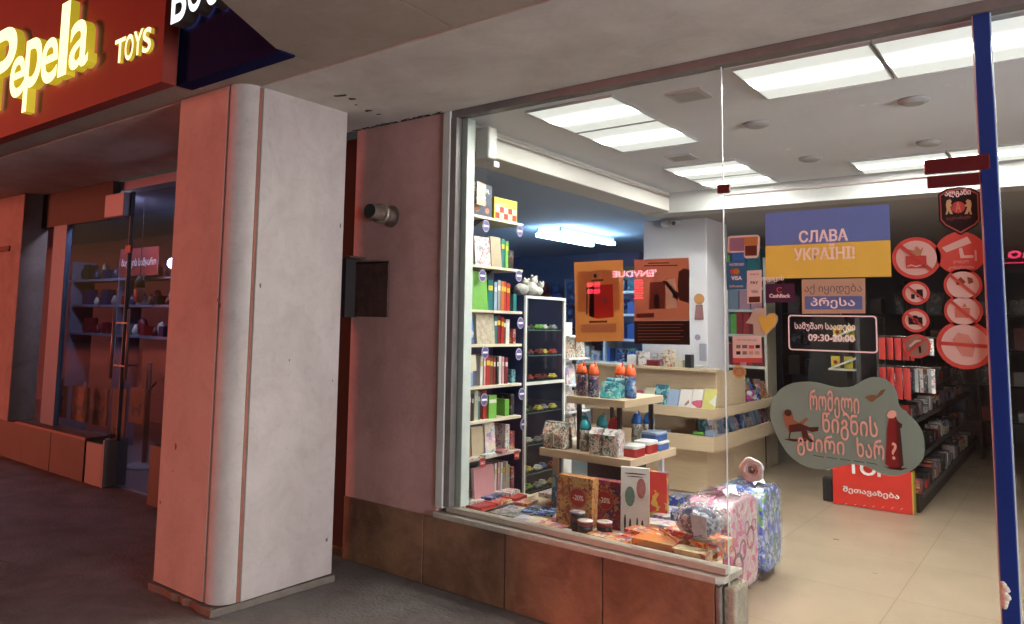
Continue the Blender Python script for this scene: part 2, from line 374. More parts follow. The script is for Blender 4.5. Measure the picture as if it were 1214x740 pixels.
for k in range(5):
    zc = cr_.uniform(.06, 2.7); r0 = cr_.uniform(.004, .013); yc = cr_.choice([2.66, 3.25, 3.24, 2.9, 3.1]) + cr_.uniform(-.02, .02); xf_ = -3.59 + .005 * (yc - 2.626) / .654 + .0010
    ch.prism([(yc + r0 * (.5 + .8 * cr_.random()) * math.cos(q) * .6, zc + 1.4 * r0 * (.5 + .8 * cr_.random()) * math.sin(q)) for q in [i_ * .785 for i_ in range(8)]], xf_ - .001, xf_ + .0006, 'x')
ch.build('chips', M('chip_brown', (.20, .12, .10), .95, .4, 40), t, kind='stuff')
mb = MB(); n = 48; pts = []
for i in range(n):
    f = i / n * 4; k = int(f); u = f - k
    c = [(-4.262, 2.462), (-3.61, 2.462), (-3.568, 3.30), (-4.262, 3.30)]
    a, b = c[k], c[(k + 1) % 4]
    pts.append((a[0] + (b[0] - a[0]) * u + random.uniform(-.007, .007), a[1] + (b[1] - a[1]) * u + random.uniform(-.012, .012)))
mb.prism(pts, 0, .042).build('footing', concrete, t, .006)

# ------------------------------------------------------------------ shop front wall, tiled plinth
G = 3.69
t = thing('front_wall', 'pinkish plastered wall between the pillar and the shop window, made pinker for red light', 'wall', (-3.5, 3.7, 0))
box('plaster', -3.87, -3.06, 3.642, 3.95, .4, 2.943, plaster_pink_redlit, t, .004)
box('recessed_plaster', -5.5, -3.87, 3.80, 3.95, .0, 2.943, M('recess_shade_paint', (.022, .015, .015), .9, .3, 3, grime=.16), t)  # the pillar's shade on the recess is put into this near-black colour
box('corner_jamb', -3.06, -3.005, 3.630, 3.74, .475, 2.944, jamb_white, t, .003)
tile = M('brown_tile', (.33, .17, .095), .5, .5, 3.5, .4, 22, col2=(.18, .095, .065), grime=.4)
t = thing('tiled_plinth', 'low brown tiled plinth wall under the shop window with a white sill', 'wall', (-2.6, 3.7, 0))
box('core', -3.86, -1.335, 3.645, 3.83, 0, .412, concrete, t)
xs = [-3.868, -3.148, -2.535, -1.925, -1.345]
for i in range(4):
    box('tile', xs[i] + .004, xs[i + 1] - .004, 3.628 + .002 * (i % 2), 3.644, .006, .414, tile, t, .002)
box('mortar_end', -1.345, -1.322, 3.632, 3.85, 0, .40, concrete, t, .006)
MB().prism([(-3.06, 3.612), (-1.335, 3.612), (-1.30, 3.64), (-1.29, 3.85), (-3.06, 3.70)], .418, .450).build('sill_board', M('sill_marble', (.50, .45, .38), .4, .3, 14), t, .004)
MB().box(-1.322, -1.262, 3.66, 3.85, 0, .40).build('corner_block', M('chipped_plaster', (.42, .36, .28), .9, .35, 25, .6, 60), t, .012)

# ------------------------------------------------------------------ shop window, door, post
gm = glass('window_glass', dirt=.045)
t = thing('shop_window', 'large fixed shop window pane full of books and toys', 'window', (-2.1, G, .455))
box('pane', -2.975, -1.302, G - .004, G + .004, .462, 2.90, gm, t)
box('bottom_rail', -2.99, -1.302, 3.655, 3.72, .4545, .485, M('rail_beige', (.42, .36, .30), .4, .1, 20), t, .002)
box('side_rail', -3.003, -2.958, 3.64, 3.72, .486, 2.90, frame_metal, t, .002)
box('inner_side_rail', -2.957, -2.915, 3.70, 3.78, .486, 2.90, M('rail_pale', (.60, .66, .62), .35, .1, 14), t, .002)
box('seam_strip', -1.3018, -1.2982, G - .005, G + .005, .05, 2.90, M('silicone', (.72, .78, .76), .25), t)
t = thing('top_rail', 'dark metal head rail along the top of the window and door', 'rail', (-.9, 3.68, 2.9))
box('rail', -3.003, 3.0, 3.645, 3.73, 2.901, 2.953, frame_metal, t, .003)
t = thing('glass_door', 'frameless glass entrance door covered with stickers', 'door', (-.78, G, 0))
box('pane', -1.296, -.268, G - .004, G + .004, .012, 2.245, gm, t)
maroon = M('maroon_metal', (.12, .018, .022), .3, .15, 30, metal=.3)
box('patch_fitting', -1.322, -1.262, G - .022, G - .005, 2.258, 2.302, maroon, t, .003)
box('hinge_fitting', -.445, -.262, G - .030, G - .0055, 2.198, 2.247, maroon, t, .004)
box('hinge_fitting', -.452, -.228, G - .034, G - .0055, 2.257, 2.318, maroon, t, .004)
rm = MB(); rs = random.Random(21)
for (a, b, n_) in [(905, 146, 5), (948, 165, 5), (1010, 120, 6), (1035, 88, 4), (885, 205, 4), (966, 128, 3), (1120, 95, 5), (1080, 180, 4)]:
    for k in range(n_):
        p = onY(a + rs.uniform(-28, 28), b + rs.uniform(-14, 14), G - .005); L_ = rs.uniform(.004, .022); w_ = rs.uniform(.0008, .0018); q = rs.choice([rs.uniform(-.5, .3), 1.45])
        rm.add([(p[0], p[1], p[2]), (p[0] + L_ * math.cos(q), p[1], p[2] + L_ * math.sin(q)), (p[0] + L_ * math.cos(q), p[1], p[2] + L_ * math.sin(q) + w_), (p[0] - w_, p[1], p[2] + w_)], [(0, 1, 2, 3)])
RM = rm
t = thing('transom_window', 'fixed glass pane above the entrance door', 'window', (-.78, G, 2.25))
box('pane', -1.296, -.268, G - .004, G + .004, 2.252, 2.90, gm, t)
box('edge_profile', -1.296, -.268, G - .006, G + .006, 2.2455, 2.2515, MATS['silicone'], t)
blue_p = M('blue_paint', (.008, .035, .22), .35, .15, 8, metal=.1)
t = thing('door_post', 'deep blue metal door post right of the entrance', 'post', (-.235, G, 0))
box('post_body', -.262, -.206, 3.665, 3.72, 0, 2.90, blue_p, t, .003)
box('edge_seal', -.267, -.2625, 3.674, 3.700, 0, 2.90, MATS['silicone'], t)
box('edge_seal', -.2055, -.202, 3.674, 3.700, 0, 2.90, MATS['silicone'], t)
t = thing('side_window', 'glass pane right of the blue door post', 'window', (.6, G, 0))
box('pane', -.2015, 1.6, G - .004, G + .004, .01, 2.90, gm, t)
mb = MB()
for (z, rx, dx_) in ((.652, .012, -.004), (.638, .016, .002), (.624, .015, -.003), (.608, .019, .003), (.592, .014, 0), (.578, .012, -.003)): mb.ball((-.250 + dx_, 3.662, z), rx, .008, .014, 10, 0, .25)
tag(mb.build('tape_wad', M('crumpled_tape', (.62, .56, .47), .5, .2, 40)), 'wad of pale tape stuck low on the blue door post', 'tape')

RM.build('residue_marks', white_ink, bpy.data.objects['transom_window'], kind='stuff')
# ------------------------------------------------------------------ things on the pink wall
t = thing('vent_pipe', 'short metal exhaust pipe elbow sticking out of the pink wall', 'pipe', (-3.6, 3.64, 2.31))
MB().tube([(-3.505, 3.66, 2.300), (-3.495, 3.60, 2.300), (-3.475, 3.52, 2.300)], .046, 20).build('duct', steel, t)
MB().tube([(-3.476, 3.525, 2.30), (-3.475, 3.522, 2.30), (-3.466, 3.485, 2.30), (-3.465, 3.482, 2.30)], [.047, .066, .066, .05], 20).build('flange', steel, t)
MB().tube([(-3.466, 3.482, 2.30), (-3.440, 3.365, 2.300)], .046, 20, cap=False).build('mouth', steel, t)
MB().tube([(-3.4402, 3.368, 2.300), (-3.452, 3.42, 2.300)], .0435, 20).build('dark_bore', M('bore_black', (.006, .005, .005), .9), t)  # black plug just inside the pipe mouth
MB().tube([(-3.507, 3.6415, 2.3), (-3.507, 3.636, 2.3)], .075, 20).build('stained_collar', M('collar_stain', (.20, .13, .11), .8, .3, 20), t)
rust = M('rusty_metal', (.13, .065, .055), .65, .5, 14, .2, 60, metal=.3)
t = thing('electric_box', 'open rusty electric meter box beside the pillar with its flap turned out', 'electric box', (-3.9, 3.6, 1.6))
box('box_body', -4.08, -3.815, 3.53, 3.642, 1.62, 2.02, M('box_inside', (.018, .012, .012), .7), t, .004)
box('flap', -3.812, -3.505, 3.622, 3.636, 1.625, 1.985, rust, t, .003)
box('flap_rim', -3.82, -3.50, 3.617, 3.6215, 1.985, 1.998, black, t)
box('top_lip', -4.09, -3.745, 3.50, 3.642, 2.02, 2.035, rust, t, .002)
box('meter', -3.99, -3.88, 3.50, 3.529, 1.75, 1.87, M('meter_face', (.22, .17, .11), .5, .2, 30), t, .004)
MB().tube([(-3.93, 3.56, 1.62), (-3.93, 3.55, 1.57), (-3.925, 3.55, 1.55)], .02, 10).build('cable_gland', black, t)

# ------------------------------------------------------------------ fascia signs
sign_red = M('fascia_red', (.27, .045, .032), .6, .2, 2, spec=.2)
sign_navy = M('fascia_navy', (.010, .012, .06), .9, .2, 4, spec=.05)
t = thing('toy_shop_sign', 'red fascia sign with glowing yellow letters above the neighbouring shop', 'sign', (-7, 2.2, 2.95))
box('red_panel', -12, -3.99, 2.2, 2.295, 2.945, 4.4, sign_red, t, .003)
yl_f = EM('letter_face_yellow', (1, .92, .42), 1.05); yl_s = EM('letter_side_yellow', (.85, .68, .04), .26)
def sign_letter(ch, x0, x1, y0, y1, yf, depth, mats, par, bold=.03, shear=0):
    xm, ym = (x0 + x1) / 2, (y0 + y1) / 2
    a = onY(x0, ym, yf)[0]; b = onY(x1, ym, yf)[0]; c = onY(xm, y1, yf)[2]; d = onY(xm, y0, yf)[2]
    return text('letter', ch, a, b, c, d, yf + depth, mats, par, depth=depth, bold=bold, shear=shear)
for ch, x0, x1, y0, y1 in [('P', -13, 18, 36, 124), ('e', 12, 29, 68, 115), ('p', 29, 48, 46, 129), ('e', 49, 68, 46, 98), ('l', 71, 81, 4, 89), ('a', 83, 105, 24, 80)]:
    sign_letter(ch, x0, x1, y0, y1, 2.125, .06, [yl_f, yl_s], t, .012)
tf = EM('letter_face_cream', (1, .85, .50), .9)
for ch, x0, x1, y0, y1 in [('T', 136, 148, 46, 74), ('O', 148, 158, 41, 71), ('Y', 158, 169, 36, 65), ('S', 169, 179, 33, 62)]:
    sign_letter(ch, x0, x1, y0, y1, 2.175, .02, [tf, yl_s], t, .03)
t = thing('book_shop_sign', 'dark navy fascia sign with pale blue glowing letters beside the red sign', 'sign', (-3.5, 2.3, 2.95))
box('navy_panel', -3.989, -3.036, 2.296, 2.40, 2.945, 4.4, sign_navy, t)
bl_f = EM('letter_face_ice', (.72, .9, 1), 1.0); bl_s = M('letter_side_grey', (.22, .25, .26), .5)
for ch, x0, x1, y0, y1 in [('B', 204, 221, -28, 25), ('O', 223, 240, -36, 13), ('O', 244, 262, -44, 5)]:
    sign_letter(ch, x0, x1, y0, y1, 2.20, .085, [bl_f, bl_s], t, .03)

# ------------------------------------------------------------------ light panels in the shop ceiling
def panel_mat():
    mt = bpy.data.materials.new('light_panel'); mt.use_nodes = True; n = mt.node_tree; L = n.links
    b = n.nodes['Principled BSDF']; b.inputs['Base Color'].default_value = (.7, .75, .72, 1); b.inputs['Roughness'].default_value = .5
    tc = n.nodes.new('ShaderNodeTexCoord'); sp = n.nodes.new('ShaderNodeSeparateXYZ'); L.new(tc.outputs['Generated'], sp.inputs[0])
    # brightness follows the two tubes behind the diffuser
    def tubep(sock, c, wd):
        a = n.nodes.new('ShaderNodeMath'); a.operation = 'SUBTRACT'; L.new(sock, a.inputs[0]); a.inputs[1].default_value = c
        q = n.nodes.new('ShaderNodeMath'); q.operation = 'MULTIPLY'; L.new(a.outputs[0], q.inputs[0]); L.new(a.outputs[0], q.inputs[1])
        r = n.nodes.new('ShaderNodeMath'); r.operation = 'MULTIPLY'; L.new(q.outputs[0], r.inputs[0]); r.inputs[1].default_value = -1 / wd ** 2
        e = n.nodes.new('ShaderNodeMath'); e.operation = 'EXPONENT'; L.new(r.outputs[0], e.inputs[0]); return e
    e1 = tubep(sp.outputs[1], .5, .085); e2 = tubep(sp.outputs[0], .5, .42)
    mu = n.nodes.new('ShaderNodeMath'); mu.operation = 'MULTIPLY'; L.new(e1.outputs[0], mu.inputs[0]); L.new(e2.outputs[0], mu.inputs[1])
    pw = n.nodes.new('ShaderNodeMath'); pw.operation = 'MULTIPLY_ADD'; L.new(mu.outputs[0], pw.inputs[0]); pw.inputs[1].default_value = PANEL; pw.inputs[2].default_value = .42
    b.inputs['Emission Color'].default_value = (1, 1, .94, 1); L.new(pw.outputs[0], b.inputs['Emission Strength'])
    return mt
PANEL = 128
pm = panel_mat()
k = 0
rows = [(-2.53, -1.945, 3.775, 4.385, 'nearest the window at the left'), (-2.53, -1.945, 4.395, 5.08, 'second from the window at the left'),
        (-1.27, -.65, 3.735, 4.34, 'left of the divider above the door'), (-.64, -.02, 3.735, 4.34, 'between divider and blue post above the door'),
        (-.01, .60, 3.735, 4.34, 'right of the blue post at the window head'),
        (-2.53, -1.945, 5.80, 6.38, 'third from the window in the left row'), (-2.53, -1.945, 6.39, 6.92, 'farthest back in the left row'),
        (-1.27, -.65, 6.35, 6.90, 'far back above the flag sticker'), (-.64, -.02, 6.35, 6.90, 'far back beside the blue post')]
for x0, x1, y0, y1, lb in rows:
    t = thing('ceiling_light', 'square glowing ceiling light panel ' + lb, 'ceiling light', ((x0 + x1) / 2, (y0 + y1) / 2, 2.9), group='light panels in the shop ceiling')
    MB().box(x0 + .008, x1 - .008, y0 + .008, y1 - .008, 2.888, 2.8935).build('diffuser', pm, t)
    MB().box(x0, x1, y0, y0 + .0075, 2.884, 2.8995).box(x0, x1, y1 - .0075, y1, 2.884, 2.8995).box(x0, x0 + .0075, y0 + .0075, y1 - .0075, 2.884, 2.8995).box(x1 - .0075, x1, y0 + .0075, y1 - .0075, 2.884, 2.8995).build('rim', M('panel_rim', (.5, .5, .5), .5), t)
for i, (a, b, lb) in enumerate([(897, 146, 'left of the door seam'), (960, 187, 'above the flag sticker'), (1083, 118, 'under the large light panels'), (1102, 168, 'above the maroon hinge')]):
    c = onZ(a, b, 2.9)
    tag(MB().lathe((c[0], c[1], 2.872), [(.05, 0), (.075, .012), (.08, .0275)], 24).build('downlight', M('downlight_grey', (.38, .37, .37), .6)), 'small round unlit ceiling fitting ' + lb, 'ceiling fitting')
for a, b, lb in [(817, 112, 'beside the near light panels'), (808, 186, 'between near and far light panels')]:
    c = onZ(a, b, 2.9)
    t = thing('ceiling_vent', 'square white ceiling vent ' + lb, 'vent', (c[0], c[1], 2.9))
    MB().box(c[0] - .1, c[0] + .1, c[1] - .1, c[1] + .1, 2.888, 2.8995).build('vent_frame', M('vent_white', (.5, .49, .49), .6), t)
    MB().box(c[0] - .075, c[0] + .075, c[1] - .075, c[1] + .075, 2.886, 2.8875).build('vent_grille', M('vent_grey', (.36, .35, .35), .6), t)

# ------------------------------------------------------------------ stickers on the door glass
SY = G - .0045            # outer face of the glass
def flat(name, pts, mat, lvl=0, parent=None, pix=True, **kw):
    """thin foil on the glass; pts as lines of sight onto the pane, or as (x, z)"""
    q = [(onY(a, b, SY)[0], onY(a, b, SY)[2]) for a, b in pts] if pix else pts
    y1 = SY - .0012 * lvl
    return MB().prism(q, y1 - .0011, y1, 'y').build(name, mat, parent, **kw)
def disc(cx, cz, r, n=28, rx=1): return [(cx + rx * r * math.cos(2 * math.pi * k / n), cz + r * math.sin(2 * math.pi * k / n)) for k in range(n)]
def at(px, py): p = onY(px, py, SY); return p[0], p[2]
def ftext(name, s, a, b, mat, lvl, parent, bold=0, **kw):
    x0, z1 = at(*a); x1, z0 = at(*b); return text(name, s, x0, x1, z0, z1, SY - .0012 * lvl - .0004, mat, parent, bold=bold, **kw)
def foil(name, col, r=.5):
    """printed foil or paper: light from behind glows through it a little"""
    if name in MATS: return MATS[name]
    mt = M(name, col, r, .06, 12)
    if name.startswith(('ink', 'print', 'tag', 'cut')): return mt
    n = mt.node_tree; L = n.links; b = n.nodes['Principled BSDF']; out = n.nodes['Material Output']
    tr = n.nodes.new('ShaderNodeBsdfTranslucent'); tr.inputs[0].default_value = (*[min(.95, c ** .55) for c in col], 1)
    mx = n.nodes.new('ShaderNodeMixShader'); mx.inputs[0].default_value = .6 if name.startswith('paper') else .3
    L.new(b.outputs[0], mx.inputs[1]); L.new(tr.outputs[0], mx.inputs[2]); L.new(mx.outputs[0], out.inputs[0]); return mt
cream = foil('foil_cream', (.56, .43, .30)); sblue = foil('foil_blue', (.15, .25, .56)); yel = foil('foil_yellow', (.82, .66, .13))
ipink = foil('foil_pinkwhite', (.78, .66, .60)); ired = foil('foil_red', (.60, .10, .08)); iblk = M('foil_black', (.015, .012, .014), .4)
grey_ink = foil('ink_grey', (.22, .19, .18))
def stk(name, label, cat, px, py): x, z = at(px, py); return thing(name, label, cat, (x, SY, z))

t = stk('flag_sticker', 'blue and yellow flag sheet with white capitals on the door glass', 'flag sticker', 981, 290)
flat('blue_half', [(907, 253), (1054, 242), (1055.5, 284.5), (907.6, 291.5)], sblue, 0, t)
flat('yellow_half', [(907.6, 291.8), (1055.5, 284.8), (1056.8, 328), (908, 330.5)], yel, 0, t)
ftext('lettering', 'СЛАВА', (947, 274), (1005, 285.5), white_ink, 1, t, .05)
ftext('lettering', 'УКРАЇНІ!', (941, 291), (1013, 307), M('ink_cream', (.88, .84, .72), .5), 1, t, .05)
t = stk('press_sticker', 'cream notice with a blue box under the flag sticker', 'sticker', 988, 351)
flat('sheet', [(950.5, 331.5), (1025.7, 330), (1026, 371.5), (951, 372)], cream, 0, t)
flat('blue_box', [(954.5, 351.5), (1022.5, 351), (1022.5, 367), (954.5, 367)], sblue, 1, t)
ftext('lettering', 'აქ იყიდება', (954, 337), (1022, 349), M('ink_slate', (.15, .14, .2), .5), 1, t)
ftext('lettering', 'პრესა', (961, 353), (1014, 366), white_ink, 2, t, .02)
t = stk('opening_hours_sign', 'white outlined opening hours lettering on the door glass', 'sign', 987, 395)
def rrect(x0, z0, x1, z1, r, n=6):
    P = []
    for cx, cz, a0 in ((x1 - r, z0 + r, -90), (x1 - r, z1 - r, 0), (x0 + r, z1 - r, 90), (x0 + r, z0 + r, 180)):
        for k in range(n + 1): a = R(a0 + 90 * k / n); P.append((cx + r * math.cos(a), cz + r * math.sin(a)))
    return P
(x0, z0), (x1, z1) = at(935, 415), at(1039.5, 374.5)
A, B = rrect(x0, z0, x1, z1, .015), rrect(x0 + .006, z0 + .006, x1 - .006, z1 - .006, .011)
mb = MB(); n = len(A)
mb.add([(p[0], SY - .001, p[1]) for p in A] + [(p[0], SY - .001, p[1]) for p in B], [(i, (i + 1) % n, n + (i + 1) % n, n + i) for i in range(n)])
mb.build('outline', white_ink, t)
ftext('lettering', 'სამუშაო საათები', (942, 382), (1014, 394), white_ink, 0, t, .02)
ftext('lettering', '09:30-20:00', (958, 396), (1013, 406), white_ink, 0, t, .03)
t = stk('shield_sticker', 'black and red security shield sticker under the door hinge', 'sticker', 1137, 248)
def shield(k):
    P = [(1112, 230), (1122, 224), (1137, 221.5), (1152, 223), (1161.5, 228), (1163, 262), (1158, 268), (1139, 279), (1120, 269), (1113.5, 262)]
    c = (1138, 249); return [(c[0] + (p[0] - c[0]) * k, c[1] + (p[1] - c[1]) * k) for p in P]
flat('border', shield(1), iblk, 0, t); flat('line', shield(.93), foil('foil_salmon', (.50, .16, .14)), 1, t); flat('field', shield(.86), iblk, 2, t)
ftext('lettering', 'ალგანი', (1120, 226), (1151, 233), white_ink, 3, t, .03)
x, z = at(1136, 246); flat('round_emblem', disc(x, z, .024), ired, 3, t, pix=False)
ftext('lettering', 'A', (1132.5, 240), (1139.5, 251), M('ink_pink', (.7, .3, .28), .5), 4, t, .02)
gold = foil('ink_gold', (.55, .42, .22))
for s, cx in ((1, 1125.5), (-1, 1148)):      # two rearing lions either side of the emblem
    flat('lion', [(cx + s * a, b) for a, b in [(-3, 238), (1, 236.5), (3, 239), (1.5, 242), (5, 243), (5, 245), (1, 245.5), (2.5, 250), (4.5, 254), (1, 254), (-1, 250), (-2, 254.5), (-4.5, 254.5), (-3, 249), (-4, 243)]], gold, 3, t)
ftext('lettering', 'დაცვის სამსახური', (1122, 257), (1151, 260.5), foil('ink_dullred', (.32, .10, .08)), 3, t)
def ring_sign(name, label, cx, cy, rp, field, rim=.80, lines=True, slash=45, art=None, wr=None):
    x, z = at(cx, cy); r = rp / 283; t = thing(name, label, 'sticker', (x, SY, z), group='round prohibition stickers on the door' if wr is None else None)
    flat('red_disc', disc(x, z, r), ired, 0, t, pix=False)
    if lines:
        flat('inner_disc', disc(x, z, r * rim), field, 1, t, pix=False)
        if art: art(x, z, r, t)
        a = R(-slash); w_ = r * .075; L_ = r * .86
        dx, dz = math.cos(a), math.sin(a)
        flat('slash', [(x - dx * L_ - dz * w_, z - dz * L_ + dx * w_), (x + dx * L_ - dz * w_, z + dz * L_ + dx * w_), (x + dx * L_ + dz * w_, z + dz * L_ - dx * w_), (x - dx * L_ + dz * w_, z - dz * L_ - dx * w_)], ired, 3, t, pix=False)
    return t, x, z, r
def poly(rel, mat, lvl=2, name='pictogram'):
    def f(x, z, r, t): flat(name, [(x + a * r, z + b * r) for a, b in rel], mat, lvl, t, pix=False)
    return f
def both(*fs):
    def f(*a):
        for g in fs: g(*a)
    return f
bag = poly([(-.42, -.5), (.42, -.5), (.42, .1), (-.42, .1)], ired); fries = poly([(-.2, .12), (-.3, .42), (-.05, .35), (.05, .55), (.2, .38), (.32, .5), (.2, .12)], foil('ink_tan', (.42, .22, .13)))
ring_sign('no_food_sticker', 'largest left prohibition sticker with a crossed paper bag of snacks', 1086, 306, 25, ipink, .83, art=both(bag, fries, poly([(-.36, -.42), (-.2, -.36), (0, -.44), (.2, -.36), (.36, -.42), (.36, -.36), (.2, -.30), (0, -.38), (-.2, -.30), (-.36, -.36)], ipink, 3)))
t, x, z, r = ring_sign('camera_sticker', 'solid red round sticker with a white surveillance camera', 1138.5, 300, 24.5, ipink, lines=False, wr=1)
for P_ in ([(-.72, .28), (.3, .76), (.45, .45), (-.55, .05)], [(-.05, .2), (.08, .25), (.15, -.12), (.5, -.12), (.5, -.25), (0, -.25)], [(.55, .1), (.63, .1), (.63, -.4), (.55, -.4)]):
    flat('pictogram', [(x + a * r, z + b * r) for a, b in P_], ipink, 1, t, pix=False)
text('lettering', 'ვიდეო', x - .3 * r, x + .3 * r, z - .5 * r, z - .36 * r, SY - .0022, ipink, t); text('lettering', 'კონტროლი', x - .5 * r, x + .5 * r, z - .78 * r, z - .6 * r, SY - .0022, ipink, t)
drink = poly([(-.35, -.1), (-.1, -.1), (-.1, -.5), (-.35, -.5)], iblk); bx = poly([(.05, -.35), (.5, -.35), (.5, .3), (.05, .3)], iblk)
ring_sign('no_drink_sticker', 'small prohibition sticker with crossed drinks, above the photo one', 1086, 347.5, 14, ipink, .78, art=both(drink, bx))
camb = poly([(-.5, -.35), (.5, -.35), (.5, .28), (.2, .28), (.12, .42), (-.15, .42), (-.22, .28), (-.5, .28)], iblk)
def lens(x, z, r, t): flat('pictogram', disc(x, z - .03 * r, .2 * r, 14), ired, 3, t, pix=False)
ring_sign('no_photo_sticker', 'small prohibition sticker with a crossed photo camera', 1085.5, 380, 14, ipink, .78, art=both(camb, lens))
ring_sign('no_gun_sticker', 'small prohibition sticker with slash rising to the right, lowest of the left three', 1087, 410.5, 14, foil('foil_clearish', (.36, .27, .22)), .82, slash=-45, art=both(poly([(.15, -.55), (.3, -.55), (.3, 0), (.15, 0)], iblk), poly([(-.6, .0), (-.1, .5), (.5, .55), (.5, .4), (0, .35), (-.45, -.1)], ipink)))
ring_sign('no_smoke_sticker', 'right hand prohibition sticker directly below the camera sticker', 1141.5, 338, 18.5, ipink, .84, art=both(poly([(-.35, .2), (-.1, .5), (.15, .2), (.05, .05), (-.3, 0)], foil('ink_brown', (.22, .08, .05))), poly([(.25, .5), (.5, .4), (.55, .15), (.3, .05)], MATS['ink_brown'])))
ring_sign('no_bag_sticker', 'right hand prohibition sticker with a red bag, above the largest one', 1142, 369, 18.5, ipink, .84, art=both(poly([(-.4, -.4), (.3, -.4), (.35, .2), (-.4, .2)], foil('ink_coral', (.48, .17, .11))), poly([(-.05, .25), (.1, .5), (.2, .25)], MATS['ink_tan'])))
ring_sign('no_entry_sticker', 'largest right prohibition sticker with a level red bar', 1144, 409, 27.5, ipink, .83, slash=3, art=poly([(-.3, -.1), (-.4, .2), (-.2, .5), (.15, .4), (.35, 0), (.25, -.5), (-.1, -.45)], foil('ink_faintpink', (.52, .27, .21))))

t = stk('bank_sticker', 'lilac and orange white-edged sticker near the top left of the door', 'sticker', 880, 291)
flat('edge', [(863, 281), (866, 280), (898, 278.5), (901, 281), (900.5, 296), (899, 304), (897, 306), (884, 306.5), (882, 304), (882, 299), (864, 300), (862.5, 298)], ipink, 0, t)
flat('lilac_field', [(865, 282.5), (882.5, 281.5), (882.5, 297.5), (865, 298)], foil('foil_lilac', (.35, .22, .32)), 1, t)
flat('orange_field', [(882.8, 281.5), (898.5, 280.5), (898.5, 290.5), (882.8, 291)], foil('foil_orange', (.55, .27, .08)), 1, t)
flat('brown_field', [(883.5, 291.5), (897.5, 290.8), (897.3, 303), (883.7, 303.5)], foil('foil_brown', (.13, .035, .02)), 1, t)
t = stk('card_payment_sticker', 'blue card payment sticker next to the door seam', 'sticker', 873, 326)
flat('sheet', [(861, 310.5), (884, 309.5), (885, 343), (862, 344)], foil('foil_teal_blue', (.02, .14, .28)), 0, t)
x, z = at(870.5, 322); flat('logo_disc', disc(x - .004, z, .014), ired, 1, t, pix=False); flat('logo_disc', disc(x + .012, z, .014), foil('foil_amber', (.6, .28, .05)), 2, t, pix=False)
ftext('lettering', 'VISA', (867, 327.5), (879.5, 332), white_ink, 1, t, .03); ftext('lettering', 'MASTERCARD', (865, 312.5), (882, 315), white_ink, 1, t); ftext('lettering', 'ბარათით', (865, 338), (881, 340.5), white_ink, 1, t)
t = stk('payment_list_sticker', 'narrow pale pink list sticker with small logos', 'sticker', 893, 340)
flat('sheet', [(885.5, 321), (903, 320), (903, 359), (886, 360)], ipink, 0, t)
ftext('lettering', 'PAY', (890, 333.5), (899, 337), iblk, 1, t, .02); ftext('lettering', 'VISA', (890.5, 344), (899, 347.5), MATS['ink_slate'], 1, t, .02); ftext('lettering', 'Google Pay', (889, 324), (900, 326.5), iblk, 1, t)
flat('brown_field', [(888, 352), (901, 351.5), (901, 358.5), (888, 359)], MATS['foil_brown'], 1, t)
t = stk('cashback_sticker', 'dark purple cashback sticker left of the press notice', 'sticker', 925, 348)
flat('sheet', [(907.5, 337), (942, 336), (943, 358), (908, 359.5)], foil('foil_purple', (.065, .02, .06)), 0, t)
ftext('lettering', 'C', (920.5, 340.5), (927, 347), ired, 1, t, .04); ftext('lettering', 'CashBack', (912, 348.5), (937, 353), white_ink, 1, t, .03)
tag(text('white_lettering', 'ოფიცის', *[v for v in (at(903, 338)[0], at(929, 327)[0], at(916, 334.5)[1], at(916, 327)[1])], SY - .001, white_ink, None, bold=.03), 'white cut-out lettering between the card stickers and the flag', 'lettering')
P1 = [(884, 383), (889, 377), (893, 368), (896, 365.5), (908, 365.5), (908.5, 375), (912, 371.5), (918, 371), (922, 375), (922.5, 380), (919, 387), (912, 394), (909, 397.5), (893.5, 397), (893, 384.5)]
t = stk('number_one_sticker', 'white figure one merged with a yellow heart', 'sticker', 903, 382)
flat('white_one', P1, foil('foil_offwhite', (.56, .49, .38)), 0, t)
flat('yellow_heart', [(899, 376), (903, 373.5), (908, 376.5), (912.5, 373), (918, 372.5), (921, 377), (918, 386), (908, 396), (903, 389)], yel, 1, t)
t = stk('loyalty_sticker', 'pale square sticker with a red foot and rows of small logos', 'sticker', 886, 414)
flat('sheet', [(868.5, 398.5), (902.5, 398), (903.3, 424.5), (869, 424.5)], ipink, 0, t); flat('red_foot', [(869, 424.8), (903.3, 424.8), (903.5, 429.8), (869.2, 430)], ired, 0, t)
for (a, b, wd, mt_) in [(873, 411, 5, grey_ink), (880, 411, 6, MATS['ink_slate']), (888, 411.5, 6, ired), (896, 411, 5, iblk), (873, 418.5, 5, iblk), (880.5, 418.5, 5, grey_ink), (888, 418.5, 5, cream), (895.5, 418.5, 5, cream)]:
    flat('small_logo', [(a, b - 2), (a + wd, b - 2), (a + wd, b + 2), (a, b + 2)], mt_, 1, t)
ftext('lettering', 'VISA MASTERCARD', (873, 402), (898, 404.5), grey_ink, 1, t)
x, z = at(876.5, 441); t = thing('gold_sticker', 'small round gold sticker below the pale square one', 'sticker', (x, SY, z))
flat('disc', disc(x, z, .032), foil('foil_gold', (.55, .38, .17)), 0, t, pix=False); flat('inner_line', disc(x, z, .020), foil('foil_dkgold', (.30, .18, .07)), 1, t, pix=False); flat('centre', disc(x, z, .017), MATS['foil_gold'], 2, t, pix=False)

